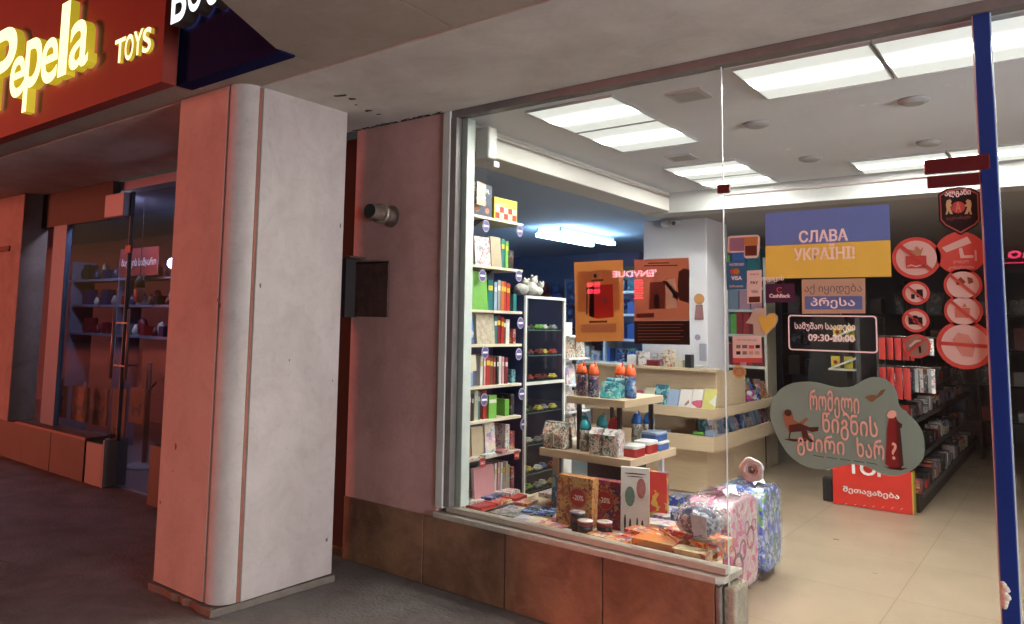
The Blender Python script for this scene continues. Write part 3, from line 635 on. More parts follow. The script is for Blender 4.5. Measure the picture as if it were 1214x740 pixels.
# green cloud-shaped poster
cz = 5.69
cl = [(20, 260), (30, 200), (70, 140), (130, 95), (210, 75), (300, 72), (370, 85), (430, 102), (500, 112), (580, 100), (640, 65), (700, 42), (760, 44), (820, 72), (860, 120), (880, 175), (890, 235), (940, 280), (1000, 340), (1040, 400), (1055, 460), (1060, 530), (1050, 590), (1000, 650), (930, 690), (850, 708), (760, 690), (680, 650), (590, 628), (500, 640), (400, 662), (300, 655), (220, 625), (140, 560), (80, 470), (40, 380), (22, 320)]
def Cz(a, b): return 910 + a / cz, 440 + b / cz
def smooth(P, k=3):
    out = []; n = len(P)
    for i in range(n):
        p0, p1, p2, p3 = P[i - 1], P[i], P[(i + 1) % n], P[(i + 2) % n]
        for j in range(k):
            u = j / k
            out.append(tuple(.5 * (2 * p1[d] + (p2[d] - p0[d]) * u + (2 * p0[d] - 5 * p1[d] + 4 * p2[d] - p3[d]) * u * u + (3 * p1[d] - p0[d] - 3 * p2[d] + p3[d]) * u ** 3) for d in (0, 1)))
    return out
t = stk('cloud_poster', 'large green cloud-shaped sticker with pink writing and two figures', 'poster', 1003, 502)
flat('green_sheet', [Cz(*p) for p in smooth(cl)], foil('foil_sage', (.25, .40, .335), .6), 0, t)
pk = foil('ink_skinpink', (.78, .52, .42))
for s, a, b in [('რომელი', (282, 120), (622, 335)), ('წიგნის', (368, 275), (748, 492)), ('გმირი', (198, 410), (522, 605)), ('ხარ', (600, 445), (790, 600)), ('?', (835, 480), (875, 600))]:
    ftext('lettering', s, Cz(*a), Cz(*b), pk, 2, t, .010)
def fig(nm, P, mat, lvl=1): flat(nm, [Cz(*p) for p in P], mat, lvl, t)
ibr = foil('ink_umber', (.06, .025, .018)); itan = foil('ink_fig_tan', (.30, .14, .08)); imar = foil('ink_maroon', (.20, .02, .02))
fig('reader_body', [(105, 300), (125, 275), (150, 268), (168, 290), (178, 330), (215, 350), (262, 315), (275, 325), (240, 360), (290, 385), (345, 378), (340, 405), (300, 410), (262, 395), (280, 450), (318, 478), (290, 480), (255, 450), (235, 405), (150, 412), (125, 370)], itan)
fig('reader_legs', [(145, 365), (220, 352), (285, 380), (345, 376), (342, 404), (300, 412), (264, 396), (282, 450), (318, 476), (290, 480), (252, 448), (232, 406), (150, 412)], ibr, 2)
fig('reader_head', [(115, 285), (118, 265), (140, 258), (160, 268), (165, 290), (150, 305), (128, 302)], ibr, 2)
fig('rocking_chair', [(150, 412), (158, 412), (150, 455), (240, 462), (232, 410), (240, 410), (250, 462), (300, 455), (250, 475), (170, 475), (105, 458), (142, 458)], ibr)
fig('cloaked_figure', [(830, 280), (862, 300), (882, 340), (910, 360), (905, 385), (895, 385), (905, 480), (918, 635), (890, 662), (830, 655), (795, 625), (805, 480), (808, 380), (818, 330)], imar)
fig('cloak_shade', [(870, 330), (908, 360), (895, 385), (905, 480), (918, 635), (890, 660), (878, 500)], ibr, 2)
fig('cloaked_head', [(803, 300), (815, 275), (840, 262), (868, 272), (870, 300), (850, 318), (822, 318)], pk, 2)
fig('figure_shadow', [(780, 640), (830, 650), (950, 655), (900, 670), (830, 662)], ibr)
fig('little_bird', [(655, 175), (700, 160), (740, 165), (765, 130), (798, 122), (775, 160), (735, 185), (710, 208), (690, 205)], foil('ink_olive', (.19, .13, .06)))
for k in range(5): fig('pen_line', [(310 + k * 90, 566 + k * 12), (380 + k * 90, 578 + k * 12), (380 + k * 90, 583 + k * 12), (310 + k * 90, 571 + k * 12)], foil('ink_greygreen', (.10, .12, .09)), 1)

# two paper posters hanging behind the window glass
PY_ = G + .006
def ppoly(name, P, mat, lvl, par):
    q = [(onY(a, b, PY_)[0], onY(a, b, PY_)[2]) for a, b in P]; y = PY_ + .002 - .0012 * lvl + .004
    return MB().prism(q, y - .001, y, 'y').build(name, mat, par)
def loc(px, py): p = onY(px, py, PY_); return (p[0], p[1], p[2])
op = foil('paper_orange', (.78, .38, .11), .6); 
t = thing('orange_poster', 'orange paper poster with a red book box picture in the window', 'poster', loc(709, 357))
ppoly('sheet', [(680, 311), (738, 308), (739, 404), (682, 405.5)], op, 0, t)
ppoly('pale_field', [(684, 322), (733, 320), (734, 368), (684, 370)], foil('paper_tan', (.72, .42, .18)), 1, t)
for P_, c_ in [([(701, 322), (713, 321.5), (713, 331), (701, 331)], foil('paper_sand', (.85, .6, .3))), ([(703.5, 325), (707, 325), (707, 329), (703.5, 329)], grey_ink), ([(701, 331.5), (715, 331), (715, 333), (701, 333.5)], ibr),
               ([(703, 338), (726, 337), (727, 376), (708, 378), (698, 375), (699, 341)], foil('paper_red', (.7, .04, .03))), ([(698.5, 341), (704, 337.5), (704, 377), (698.5, 375)], ibr), ([(695, 341), (696.5, 341), (696, 373), (694.5, 373)], ibr),
               ([(698, 380.5), (719.5, 380), (719.5, 382.5), (698, 383)], ibr), ([(688, 384.5), (730, 383), (730, 394), (688, 395)], foil('paper_dust', (.75, .5, .28)))]:
    ppoly('print', P_, c_, 2, t)
x = loc(716.5, 356.5); MB().prism(disc(x[0], x[2], .017, 16, .8), PY_, PY_ + .0009, 'y').build('print', imar, t)
t = thing('dark_red_poster', 'brown-red paper poster with a white book picture in the window', 'poster', loc(785, 356))
ppoly('sheet', [(751.5, 308), (816, 305.5), (817, 380), (751.5, 380.5)], foil('paper_rust', (.48, .16, .09), .6), 0, t)
ppoly('dark_foot', [(751.5, 380.7), (817, 380.2), (817.5, 409), (751.5, 407.5)], foil('paper_darkbrown', (.014, .005, .004)), 0, t)
for P_, c_ in [([(770, 335), (788, 334), (788, 366), (769, 367)], foil('paper_umber', (.24, .07, .04))), ([(788, 332), (800, 330), (802, 365), (790, 366)], foil('paper_white', (.95, .9, .75))), ([(785, 333), (790, 333), (804, 349), (802, 354), (796, 347)], ibr), ([(799, 345), (806, 347), (803, 356), (796, 352)], imar),
               ([(804, 322), (810, 318), (817, 320), (816.9, 360), (805, 356), (803, 340)], foil('paper_shadow', (.10, .03, .022))), ([(754, 372), (775, 371), (775, 376.5), (754, 377)], foil('paper_mark', (.13, .03, .02))), ([(775, 350), (781, 349), (782, 366), (775, 366)], itan)]:
    ppoly('print', P_, c_, 1, t)
for k, (a, b) in enumerate([(768, 793), (763, 803)]): ppoly('print_line', [(a, 311.5 + 3 * k), (b, 311 + 3 * k), (b, 312.3 + 3 * k), (a, 312.8 + 3 * k)], ibr, 1, t)
for k in range(6): ppoly('print_line', [(756, 384.5 + 3.6 * k), (810 - 4 * (k % 2), 384.3 + 3.6 * k), (810 - 4 * (k % 2), 385.2 + 3.6 * k), (756, 385.4 + 3.6 * k)], foil('paper_line', (.35, .15, .08)), 1, t)

# wrapped roll stuck to the inside of the door
x, z = at(889, 558)
t = thing('wrapped_roll', 'roll wrapped in clear film stuck to the door glass above the suitcases', 'roll', (x, G + .01, z))
def yl(prof, c, n=28):
    V = []; F = []
    for r, y in prof:
        for k in range(n): a = 2 * math.pi * k / n; q = 1 + .05 * math.sin(5 * a + r * 90); V.append((c[0] + r * q * math.cos(a), c[1] + y, c[2] + r * q * math.sin(a)))
    for i in range(len(prof) - 1):
        for k in range(n): F.append((i * n + k, i * n + (k + 1) % n, (i + 1) * n + (k + 1) % n, (i + 1) * n + k))
    return V, F
wrap = M('clear_wrap', (.92, .88, .88), .15, .3, 40, .3, 60)
for nm, pr, mt_ in [('film', [(.052, 0), (.056, -.008), (.05, -.016), (.042, -.012), (.036, -.018), (.028, -.013), (.026, -.004)], wrap), ('paper_ring', [(.026, -.004), (.024, -.012), (.0178, -.0105)], M('wrap_rose', (.82, .78, .78), .3)), ('core', [(.0175, -.0105), (.011, -.013), (.009, -.004), (.001, -.003)], foil('wrap_core', (.10, .045, .04)))]:
    V, F = yl(pr, (x, G + .03, z)); MB().add(V, F, 0, True).build(nm, mt_, t)

# ------------------------------------------------------------------ printed goods materials
cl_ = lambda *a: a
pr_bright = PR('print_bright', [(.62, .10, .03), (.68, .35, .06), (.60, .06, .04), (.15, .20, .45), (.7, .6, .45), (.45, .05, .08)], 38)
pr_orange = PR('print_orange', [(.60, .18, .03), (.62, .07, .03), (.72, .42, .12), (.66, .55, .4), (.35, .05, .03), (.1, .12, .3)], 34)
pr_pastel = PR('print_pastel', [(.7, .66, .6), (.45, .55, .62), (.66, .45, .5), (.7, .62, .4), (.3, .25, .4)], 24)
pr_flower = PR('print_flower', [(.68, .64, .54), (.68, .64, .54), (.12, .18, .14), (.68, .64, .54), (.58, .2, .1), (.06, .09, .12)], 60)
pr_white = PR('print_white', [(.68, .66, .62), (.68, .66, .62), (.25, .22, .25), (.68, .66, .62), (.55, .2, .25)], 45)
pr_blue = PR('print_blue', [(.05, .09, .22), (.08, .2, .45), (.02, .03, .09), (.5, .5, .55), (.04, .07, .2)], 30)
pr_bottle = PR('print_bottle', [(.03, .04, .10), (.5, .12, .04), (.04, .06, .16), (.45, .45, .5), (.03, .04, .12)], 55)
pr_teal = PR('print_teal', [(.03, .22, .27), (.02, .12, .17), (.25, .45, .45), (.02, .10, .14)], 30)
pr_dark = PR('print_dark', [(.02, .02, .025), (.08, .02, .02), (.03, .05, .08), (.18, .15, .12), (.02, .02, .03)], 30)
pr_pink = PR('print_pink', [(.66, .34, .42), (.6, .14, .26), (.68, .44, .42), (.60, .38, .5), (.66, .55, .48)], 24, rough=.15, coat=1)
pr_bluegreen = PR('print_bluegreen', [(.08, .12, .5), (.45, .48, .6), (.14, .34, .12), (.04, .06, .38), (.2, .25, .55)], 30, rough=.15, coat=1)
pages = M('page_edges', (.62, .57, .46), .8, .15, 80)
C_ = {}
def colm(name, c): return M('cover_' + name, c, .4, .12, 18, coat=.2)
for n_, c_ in dict(red=(.42, .03, .025), orange=(.55, .17, .04), green=(.16, .42, .07), teal=(.02, .17, .17), blue=(.06, .13, .36), navy=(.02, .03, .10), white=(.68, .66, .62), cream=(.60, .54, .40), beige=(.46, .36, .24), pink=(.60, .28, .30), grey=(.28, .28, .29), brown=(.16, .07, .04), yellow=(.66, .52, .06), black=(.02, .02, .02), maroon=(.20, .02, .03), pale_blue=(.30, .38, .52)).items(): C_[n_] = colm(n_, c_)

def book_mb(x0, x1, y0, y1, z0, z1, axis):
    """a book standing up: cover boards wrap a slightly smaller page block; axis x: spine or cover faces +x"""
    mb = MB(); e = .003
    mb.box(x0 + e, x1 - e * .4, y0 + e, y1 - e, z0 + .001, z1 - e, 1) if axis != 'x' else mb.box(x0 + e, x1 - .001 - e, y0 + e, y1 - e, z0 + .001, z1 - e, 1)
    return mb
def nth(i):
    a = ['', 'first', 'second', 'third', 'fourth', 'fifth', 'sixth', 'seventh', 'eighth', 'ninth', 'tenth', 'eleventh', 'twelfth', 'thirteenth', 'fourteenth', 'fifteenth', 'sixteenth', 'seventeenth', 'eighteenth', 'nineteenth', 'twentieth']
    if i <= 20: return a[i]
    if i % 10 == 0: return {30: 'thirtieth', 40: 'fortieth', 50: 'fiftieth'}[i]
    return {2: 'twenty', 3: 'thirty', 4: 'forty'}[i // 10] + '-' + a[i % 10]
ORD = ['first', 'second', 'third', 'fourth', 'fifth', 'sixth', 'seventh', 'eighth', 'ninth', 'tenth', 'eleventh', 'twelfth', 'thirteenth', 'fourteenth', 'fifteenth', 'sixteenth']
def spine_book(y0, y1, z0, h, xf, d, col, label, group, art=None):
    """book on a shelf with its spine to +x"""
    mb = MB(); b = .0025; x0 = xf - d
    mb.box(x0, xf, y0, y0 + b, z0, z0 + h, 0); mb.box(x0, xf, y1 - b, y1, z0, z0 + h, 0)
    mb.box(xf - b, xf, y0 + b, y1 - b, z0, z0 + h, 0)
    mb.box(x0 + .004, xf - b - .0005, y0 + b, y1 - b, z0 + .003, z0 + h - .006, 1)
    hh = h * .16
    mb.box(xf, xf + .0006, y0 + b, y1 - b, z0 + h * .66, z0 + h * .66 + hh, 2)
    o = mb.build('book', [C_[col] if isinstance(col, str) else col, pages, C_['white'] if random.random() < .5 else C_['yellow']])
    return tag(o, label, 'book', group)
def face_book(y0, y1, z0, h, xf, th, mat, label, group, lean=.03):
    """book standing with its front cover to +x, leaning back a little"""
    mb = MB(); k = lean * h / .25
    def sh(o):
        for i, p in enumerate(mb.v): pass
    mb.box(xf - .003, xf, y0, y1, z0, z0 + h, 0); mb.box(xf - th, xf - th + .003, y0, y1, z0, z0 + h, 0)
    mb.box(xf - th + .003, xf - .003, y0 + .004, y1 - .002, z0 + .003, z0 + h - .004, 1)
    mb.v = [(p[0] - k * (p[2] - z0) / h, p[1], p[2]) for p in mb.v]
    o = mb.build('book', [mat, pages]); return tag(o, label, 'book', group)

# ------------------------------------------------------------------ window bookcase
t = thing('window_bookcase', 'cream shelved bookcase with navy back at the left end of the window', 'bookcase', (-3.08, 4.05, .455))
box('back_panel', -3.215, -3.2, 3.80, 4.40, .46, 2.02, navy, t)
box('upper_back_panel', -3.215, -3.2, 3.80, 4.12, 2.0205, 2.30, M('upper_dark', (.03, .028, .035), .6), t)
box('side_panel', -3.2, -2.955, 3.765, 3.783, .46, 2.30, navy, t)
SH = [2.300, 1.975, 1.685, 1.463, 1.195, .977, .748, .478]
for i, z in enumerate(SH):
    box('shelf', -3.199, -2.95 + (.0 if i < 7 else .0), 3.784, 4.398, z - .018, z, wood_shelf, t, .002)
MB().prism([(-3.19, 2.28), (-2.97, 2.28), (-3.19, 2.17)], 3.95, 3.965, 'y').build('bracket', dark, t)
MB().prism([(-3.19, 1.955), (-2.99, 1.955), (-3.19, 1.86)], 4.10, 4.115, 'y').build('bracket', dark, t)
box('base_ledge', -3.199, -2.83, 3.79, 4.399, .456, .4595, wood_shelf, t)
XF = -2.965
def sy(px, z): 
    # y on the shelf front for an image column at shelf height
    lo, hi = 3.5, 5.0
    d = ray(px, 400)
    for _ in range(40):
        mid = (lo + hi) / 2; v = np.array([XF, mid, z]) - EYE; c = v @ _f; u = CX + FPX * (v @ _r) / c
        if u < px: lo = mid
        else: hi = mid
    return mid
gp = 'books on the window bookcase'
shelves = {
 1: [(559, 563, .17, 'red'), (597, 601, .20, 'teal'), (601.5, 605, .19, 'green')],
 2: [(581, 587, .20, 'teal'), (587.5, 591, .19, 'pale_blue'), (591.5, 595, .205, 'grey'), (595.5, 599, .20, 'orange'), (599.3, 602.5, .20, 'red'), (603, 607, .19, 'red')],
 3: [(588, 591.5, .185, 'teal'), (592, 596, .19, 'maroon'), (596.3, 599.5, .18, 'red'), (599.8, 602, .17, 'brown'), (602.5, 606.5, .165, 'white')],
 4: [(556, 562, .13, 'pale_blue'), (562.5, 565, .15, 'blue'), (572, 575, .19, 'white'), (575.5, 578, .19, 'pink'), (578.5, 583, .195, 'red'), (583.5, 587, .185, 'brown'), (587.3, 590, .18, 'maroon'), (590.5, 593, .18, 'black'), (593.5, 597, .185, 'white'), (597.3, 600, .18, 'pink'), (600.3, 603.5, .175, 'maroon')],
 5: [(552, 557, .19, 'orange'), (557.3, 561, .18, 'brown'), (561.3, 564, .17, 'black'), (564.5, 569, .19, 'cream'), (569.5, 572, .18, 'teal'), (576, 580, .185, 'red'), (581, 590, .15, 'green')],
 7: [(589, 591.5, .20, 'white'), (592, 594.5, .205, 'pink'), (595, 597.5, .20, 'white'), (598, 600.5, .205, 'grey'), (601, 603.5, .20, 'cream')],
}
for s_, lst in shelves.items():
    z = SH[s_] + .0005
    for i, (a, b, h, c) in enumerate(lst):
        spine_book(sy(a, z), sy(b, z) - .0008, z, h, XF - .01 - random.random() * .012, .15, c, f'{c.replace("_", " ")} book, {ORD[i]} upright spine on the {ORD[s_]} shelf of the window bookcase', gp)
for s_, a, b, h, th, mt_, lb in [(1, 564, 582, .19, .02, pr_white, 'white and red patterned storybook facing out on the second shelf'), (1, 583, 595, .205, .02, C_['beige'], 'plain beige book facing out on the second shelf'),
        (2, 554, 579, .25, .02, C_['green'], 'large bright green book facing out on the third shelf'), (3, 566, 587, .20, .03, C_['cream'], 'cream picture book with small figures on the fourth shelf'), (3, 554.5, 562.5, .17, .03, pr_blue, 'blue and red boxed book at the left of the fourth shelf'),
        (6, 560, 574, .19, .015, C_['beige'], 'ochre book facing out on the seventh shelf'), (6, 576, 588, .20, .015, pr_pastel, 'pink patterned book facing out on the seventh shelf'), (6, 550, 558, .18, .015, C_['orange'], 'orange book at the left of the seventh shelf'),
        (7, 563, 587, .20, .02, C_['pink'], 'pale pink album facing out on the lowest shelf'), (4, 553.5, 563, .10, .01, C_['cream'], 'cream card standing in front of the fifth shelf')]:
    z = SH[s_] + .0005; y0, y1 = sy(a, z), sy(b, z)
    o = face_book(y0, y1, z + (.10 if s_ == 4 else 0), h, XF - .001 if s_ != 4 else XF + .012, th, mt_, lb, None, .02)
    if s_ == 3 and a == 566: o.data.materials[0] = M('cover_creamprint', (.62, .56, .44), .4, 0, 30, col2=(.34, .26, .18))
# stock on the top shelf
z = SH[0] + .0005
t = thing('dark_blue_game_box', 'dark blue science game box with orange pictures on the top shelf', 'game box', (XF, 3.9, z))
y0, y1 = sy(557, z), sy(583, z)
box('carton', -3.03, XF, y0, y1, z, z + .215, M('box_darkblue', (.05, .065, .11), .4, .2, 9), t, .002)
text('lettering', 'SUPER', y0 + .04, y1 - .03, z + .155, z + .185, XF + .0012, white_ink, t, 'x', bold=.02)
for (u, v, r_) in ((.3, .05, .03), (.62, .09, .024), (.78, .04, .02)):
    yy = y0 + u * (y1 - y0); MB().prism([(yy + r_ * 1.2 * math.cos(q), z + v + r_ * math.sin(q)) for q in [k * .524 for k in range(12)]], XF + .0003, XF + .0012, 'x').build('printed_picture', foil('print_copper', (.42, .16, .08)), t)
t = thing('yellow_letter_game_box', 'yellow game box with red and white squares at the end of the top shelf', 'game box', (XF, 4.2, z))
y0, y1 = sy(586, z), sy(613, z)
box('carton', -3.02, XF, y0, y1, z, z + .15, C_['yellow'], t, .002)
n_ = 5
for r_ in range(2):
    for c in range(n_):
        w_ = (y1 - y0 - .02) / n_; box('square', XF + .0002, XF + .0012, y0 + .01 + c * w_ + .002, y0 + .01 + (c + 1) * w_ - .002, z + .008 + r_ * .042, z + .046 + r_ * .042, C_['white'] if (r_ + c) % 2 else C_['red'], t)
# round tags and price strips on the shelf edges
tagm = M('tag_purple', (.10, .08, .24), .35)
for a, b, s_, lb in [(576, 268, 0, 'left tag on the top shelf'), (616, 274, 0, 'right tag on the top shelf'), (572, 327, 1, 'left tag on the second shelf'), (615, 327, 1, 'right tag on the second shelf'), (617, 383, 2, 'right tag below the third shelf'),
                 (575, 418, 3, 'left tag on the fourth shelf'), (615, 420, 3, 'right tag on the fourth shelf'), (574, 474, 4, 'left tag on the fifth shelf'), (618.5, 467, 4, 'right tag on the fifth shelf'), (620.5, 503, 5, 'edge-on tag beside the sixth shelf')]:
    p = onX(a, b, -2.944); t = thing('round_shelf_tag', 'round purple paper ' + lb + ' of the window bookcase', 'shelf tag', tuple(p), group='round tags on the bookcase')
    for nm, r_, mt_, d in (('paper_disc', .041, foil('tag_lilac', (.42, .38, .50)), 0), ('inner_disc', .034, tagm, .001)):
        MB().prism([(p[1] + .95 * r_ * math.cos(q), p[2] + r_ * math.sin(q)) for q in [k * .3142 for k in range(20)]], p[0] + d, p[0] + d + .0009, 'x').build(nm, mt_, t)
    MB().box(p[0] + .0021, p[0] + .003, p[1] - .026, p[1] + .026, p[2] - .006, p[2] + .006).build('white_band', white_ink, t)
for a, b, lb in [(572, 549, 'left'), (612.5, 540, 'right')]:
    p = onX(a, b, -2.946); t = thing('sale_tag', f'red paper sale flag at the {lb} of the second lowest bookcase shelf', 'sale tag', tuple(p), group='red sale flags on the bookcase')
    MB().prism([(p[1] - .03, p[2] - .03), (p[1] - .012, p[2] - .022), (p[1], p[2] - .034), (p[1] + .014, p[2] - .024), (p[1] + .03, p[2] - .03), (p[1] + .03, p[2] + .03), (p[1] - .03, p[2] + .03)], p[0], p[0] + .001, 'x').build('paper', C_['red'], t)
    text('lettering', 'SALE', p[1] - .022, p[1] + .022, p[2] - .008, p[2] + .010, p[0] + .0018, white_ink, t, 'x', bold=.02)
for i in range(3):
    tag(MB().obox((-2.99 + .02 * i, 3.88 + i * .17, SH[7] + .0006), .13, .15, .012 + .006 * i, .15 * i).build('book', [pr_pastel, pr_blue, pr_white][i]), ['pastel', 'blue', 'white'][i] + ' booklet lying flat on the lowest bookcase shelf', 'book')
    tag(MB().obox((-2.99, 3.86 + i * .16, SH[6] + .0006), .12, .13, .010 + .004 * i, .1 * i).build('book', [pr_white, pr_pastel, pr_bright][i]), ['white', 'pastel', 'bright'][i] + ' booklet lying flat in front on the seventh bookcase shelf', 'book')
for i, (yy, w_) in enumerate([(3.87, .15), (4.04, .16), (4.22, .15)]):
    tag(MB().obox((-2.91, yy, .460), .17, w_, .020, .04 * i).build('book', [C_['red'], pr_orange, C_['red']][i], bevel=.002), ['red album lying at the left under', 'orange patterned album lying midway under', 'red album lying at the right under'][i] + ' the lowest bookcase shelf', 'book')

for si_, a_, w_, h_, mt_, lb in [(3, 4.345, .035, .10, pr_bright, 'small bright pack'), (4, 4.34, .04, .09, pr_teal, 'small teal pack'), (5, 4.26, .05, .11, C_['green'], 'green pack'), (5, 4.33, .04, .14, pr_dark, 'dark patterned pack'), (6, 4.27, .05, .17, pr_white, 'white patterned pack'), (6, 4.33, .05, .12, pr_bright, 'bright pack'), (2, 4.345, .04, .12, C_['teal'], 'teal pack'), (7, 4.30, .03, .17, C_['cream'], 'cream pack'), (7, 4.345, .035, .15, pr_bright, 'bright patterned pack'), (1, 4.29, .05, .13, pr_dark, 'dark pack'), (4, 4.16, .07, .12, pr_white, 'white patterned pack'), (3, 4.10, .03, .16, C_['yellow'], 'yellow pack')]:
    z = SH[si_] + .0006
    tag(MB().box(-3.10, -2.99 if a_ > 4.2 else -3.13, a_, a_ + w_, z, z + h_).build('boxed_set', mt_, bevel=.0015), lb + f' near the right end of the {ORD[si_]} shelf of the window bookcase', 'boxed set')
# white junction box by the window head, thermostat
t = thing('wall_speaker', 'white box-shaped speaker mounted high at the left edge of the window', 'speaker', (-2.9, 3.9, 2.72))
c = (-2.905, 3.88)
MB().prism([(-.055, -.04), (.055, -.04), (.06, .05), (-.06, .05)], 2.66, 2.87).build('housing', M('speaker_white', (.58, .57, .54), .5), t, .012, rot=1).location = (0.0 + c[0] - t.location.x, c[1] - t.location.y, -t.location.z)
box('bracket', -2.95, -2.87, 3.93, 3.99, 2.62, 2.66, MATS['speaker_white'], t, .006)
tag(MB().obox((-2.93, 3.87, 2.36), .006, .13, .15, .2).build('hanging_card', C_['beige']), 'beige card hanging above the top shelf of the bookcase', 'card')

# ------------------------------------------------------------------ display cabinet beside the bookcase
t = thing('toy_car_cabinet', 'navy glass-fronted cabinet with white frame full of toy cars', 'cabinet', (-3.08, 4.7, 0))
box('side_panel', -3.26, -2.957, 4.425, 4.445, 0, 1.80, navy, t); box('side_panel', -3.26, -2.957, 4.945, 4.965, 0, 1.80, navy, t)
box('back_panel', -3.27, -3.261, 4.425, 4.965, 0, 1.80, M('cab_black', (.03, .035, .05), .5), t); box('top_panel', -3.26, -2.957, 4.446, 4.944, 1.785, 1.80, gm, t)
fm = white_paint
box('door_frame', -2.956, -2.94, 4.425, 4.443, .30, 1.80, fm, t); box('door_frame', -2.956, -2.94, 4.947, 4.965, .30, 1.80, fm, t)
box('door_frame', -2.956, -2.94, 4.4435, 4.9465, 1.78, 1.80, fm, t); box('door_frame', -2.956, -2.94, 4.4435, 4.9465, 1.175, 1.195, fm, t); box('door_frame', -2.956, -2.94, 4.4435, 4.9465, .40, .42, fm, t)
box('glass_pane', -2.951, -2.948, 4.4436, 4.9464, 1.196, 1.779, gm, t); box('glass_pane', -2.951, -2.948, 4.4436, 4.9464, .421, 1.174, gm, t)
shz = [1.56, 1.38, 1.20, .98, .76, .56, .44]
for z in shz: box('glass_shelf', -3.25, -2.965, 4.447, 4.943, z - .006, z, gm, t)
for z in shz: box('shelf_edge', -2.9649, -2.963, 4.447, 4.943, z - .006, z, M('shelf_green_glass', (.10, .2, .16), .15), t)
carc = [C_['red'], C_['white'], C_['black'], C_['blue'], C_['green'], C_['grey'], C_['yellow'], C_['maroon']]
wn = ['red', 'white', 'black', 'blue', 'green', 'grey', 'yellow', 'maroon']
for zi, z in enumerate(shz):
    for j in range(5):
        yy = 4.50 + j * .096; k = random.randrange(8); mb = MB(); x0 = -2.985 - .02 * (j % 2)
        mb.prism([(yy - .038, z + .010), (yy + .038, z + .010), (yy + .038, z + .024), (yy + .022, z + .027), (yy + .012, z + .040), (yy - .016, z + .040), (yy - .026, z + .027), (yy - .038, z + .024)], x0 - .034, x0, 'x', 0)
        for dy in (-.023, .023):
            mb.prism([(yy + dy + .009 * math.cos(q), z + .010 + .009 * math.sin(q)) for q in [i_ * .785 for i_ in range(8)]], x0 - .036, x0 + .002, 'x', 1)
        tag(mb.build('toy_car', [carc[k], dark]), f'small {wn[k]} toy car, {ORD[j]} from the left on the {ORD[zi]} cabinet shelf', 'toy car', 'toy cars in the glass cabinet')
for k, (yy, r_) in enumerate([(4.50, .05), (4.60, .06), (4.70, .045)]):
    mb = MB(); mb.ball((-3.03, yy, 1.80 + r_ * .9), r_ * 1.1, r_, r_ * .9, 12, 0, .15); mb.ball((-3.01, yy + .02, 1.80 + r_ * 1.9), r_ * .6, r_ * .6, r_ * .55, 10, 0, .15)
    for s in (-1, 1): mb.ball((-3.0, yy + .02 + s * r_ * .45, 1.80 + r_ * 2.35), r_ * .2, r_ * .2, r_ * .25, 8)
    tag(mb.build('plush_toy', M('white_plush', (.58, .56, .52), .95, .35, 30, .8, 60)), ['left', 'middle', 'right'][k] + ' white plush toy on top of the toy car cabinet', 'plush toy')

# slim rack of notebooks right of the cabinet
t = thing('notebook_rack', 'slim white rack of patterned notebooks right of the toy car cabinet', 'rack', (-3.0, 5.15, 0))
box('back_panel', -3.10, -3.09, 5.0, 5.32, 0, 1.62, white_paint, t); 
for z in (.75, .95, 1.15, 1.35, 1.52): box('ledge', -3.09, -2.93, 5.0, 5.32, z - .012, z, white_paint, t)
for i, z in enumerate((.75, .95, 1.15, 1.35)):
    for j in range(2):
        yy = 5.02 + j * .15; mt_ = [pr_flower, pr_white, pr_pastel, pr_flower][(i + j) % 4]
        tag(face_book(yy, yy + .13, z + .0005, .15, -2.96, .03, mt_, 'x', None, .02), f'{["left", "right"][j]} patterned notebook on the {["lowest", "second", "third", "topmost"][i]} ledge of the slim rack', 'notebook', 'notebooks on the slim rack')

# ------------------------------------------------------------------ display platform in the window
t = thing('display_platform', 'low window display platform level with the sill', 'platform', (-2.2, 4.2, 0))
dk = M('platform_top', (.45, .36, .25), .6, .15, 6)
MB().prism([(-2.93, 3.835), (-1.38, 3.835), (-1.585, 4.40), (-1.95, 4.42), (-1.95, 4.95), (-2.925, 4.95), (-2.925, 4.44)], 0.006, .44).build('body', wood, t, .003)
box('front_shelf', -2.94, -1.31, 3.722, 3.834, .405, .44, wood, t)
DZ = .4408
# three-tier wooden stand
t = thing('tiered_stand', 'pale wooden two-board display stand in the middle of the window', 'display stand', (-2.3, 4.5, DZ))
box('lower_board', -2.675, -2.045, 4.2, 4.87, .767, .815, wood, t, .003)
box('upper_board', -2.52, -2.115, 4.27, 4.83, 1.105, 1.150, wood, t, .003)
for x, y in ((-2.46, 4.33), (-2.18, 4.33), (-2.18, 4.78), (-2.46, 4.78)): box('upper_post', x - .012, x + .012, y - .012, y + .012, .8152, 1.1048, M('post_gunmetal', (.06, .055, .05), .35, metal=.7), t)
for x, y in ((-2.60, 4.28), (-2.12, 4.28), (-2.12, 4.80), (-2.60, 4.80)): box('lower_post', x - .015, x + .015, y - .015, y + .015, DZ, .7668, wood if y < 4.5 else white_paint, t)
tag(box('dark_back_box', -2.55, -2.2, 4.60, 4.75, DZ, .75, C_['black']), 'plain black carton standing behind the game boxes under the stand', 'carton')

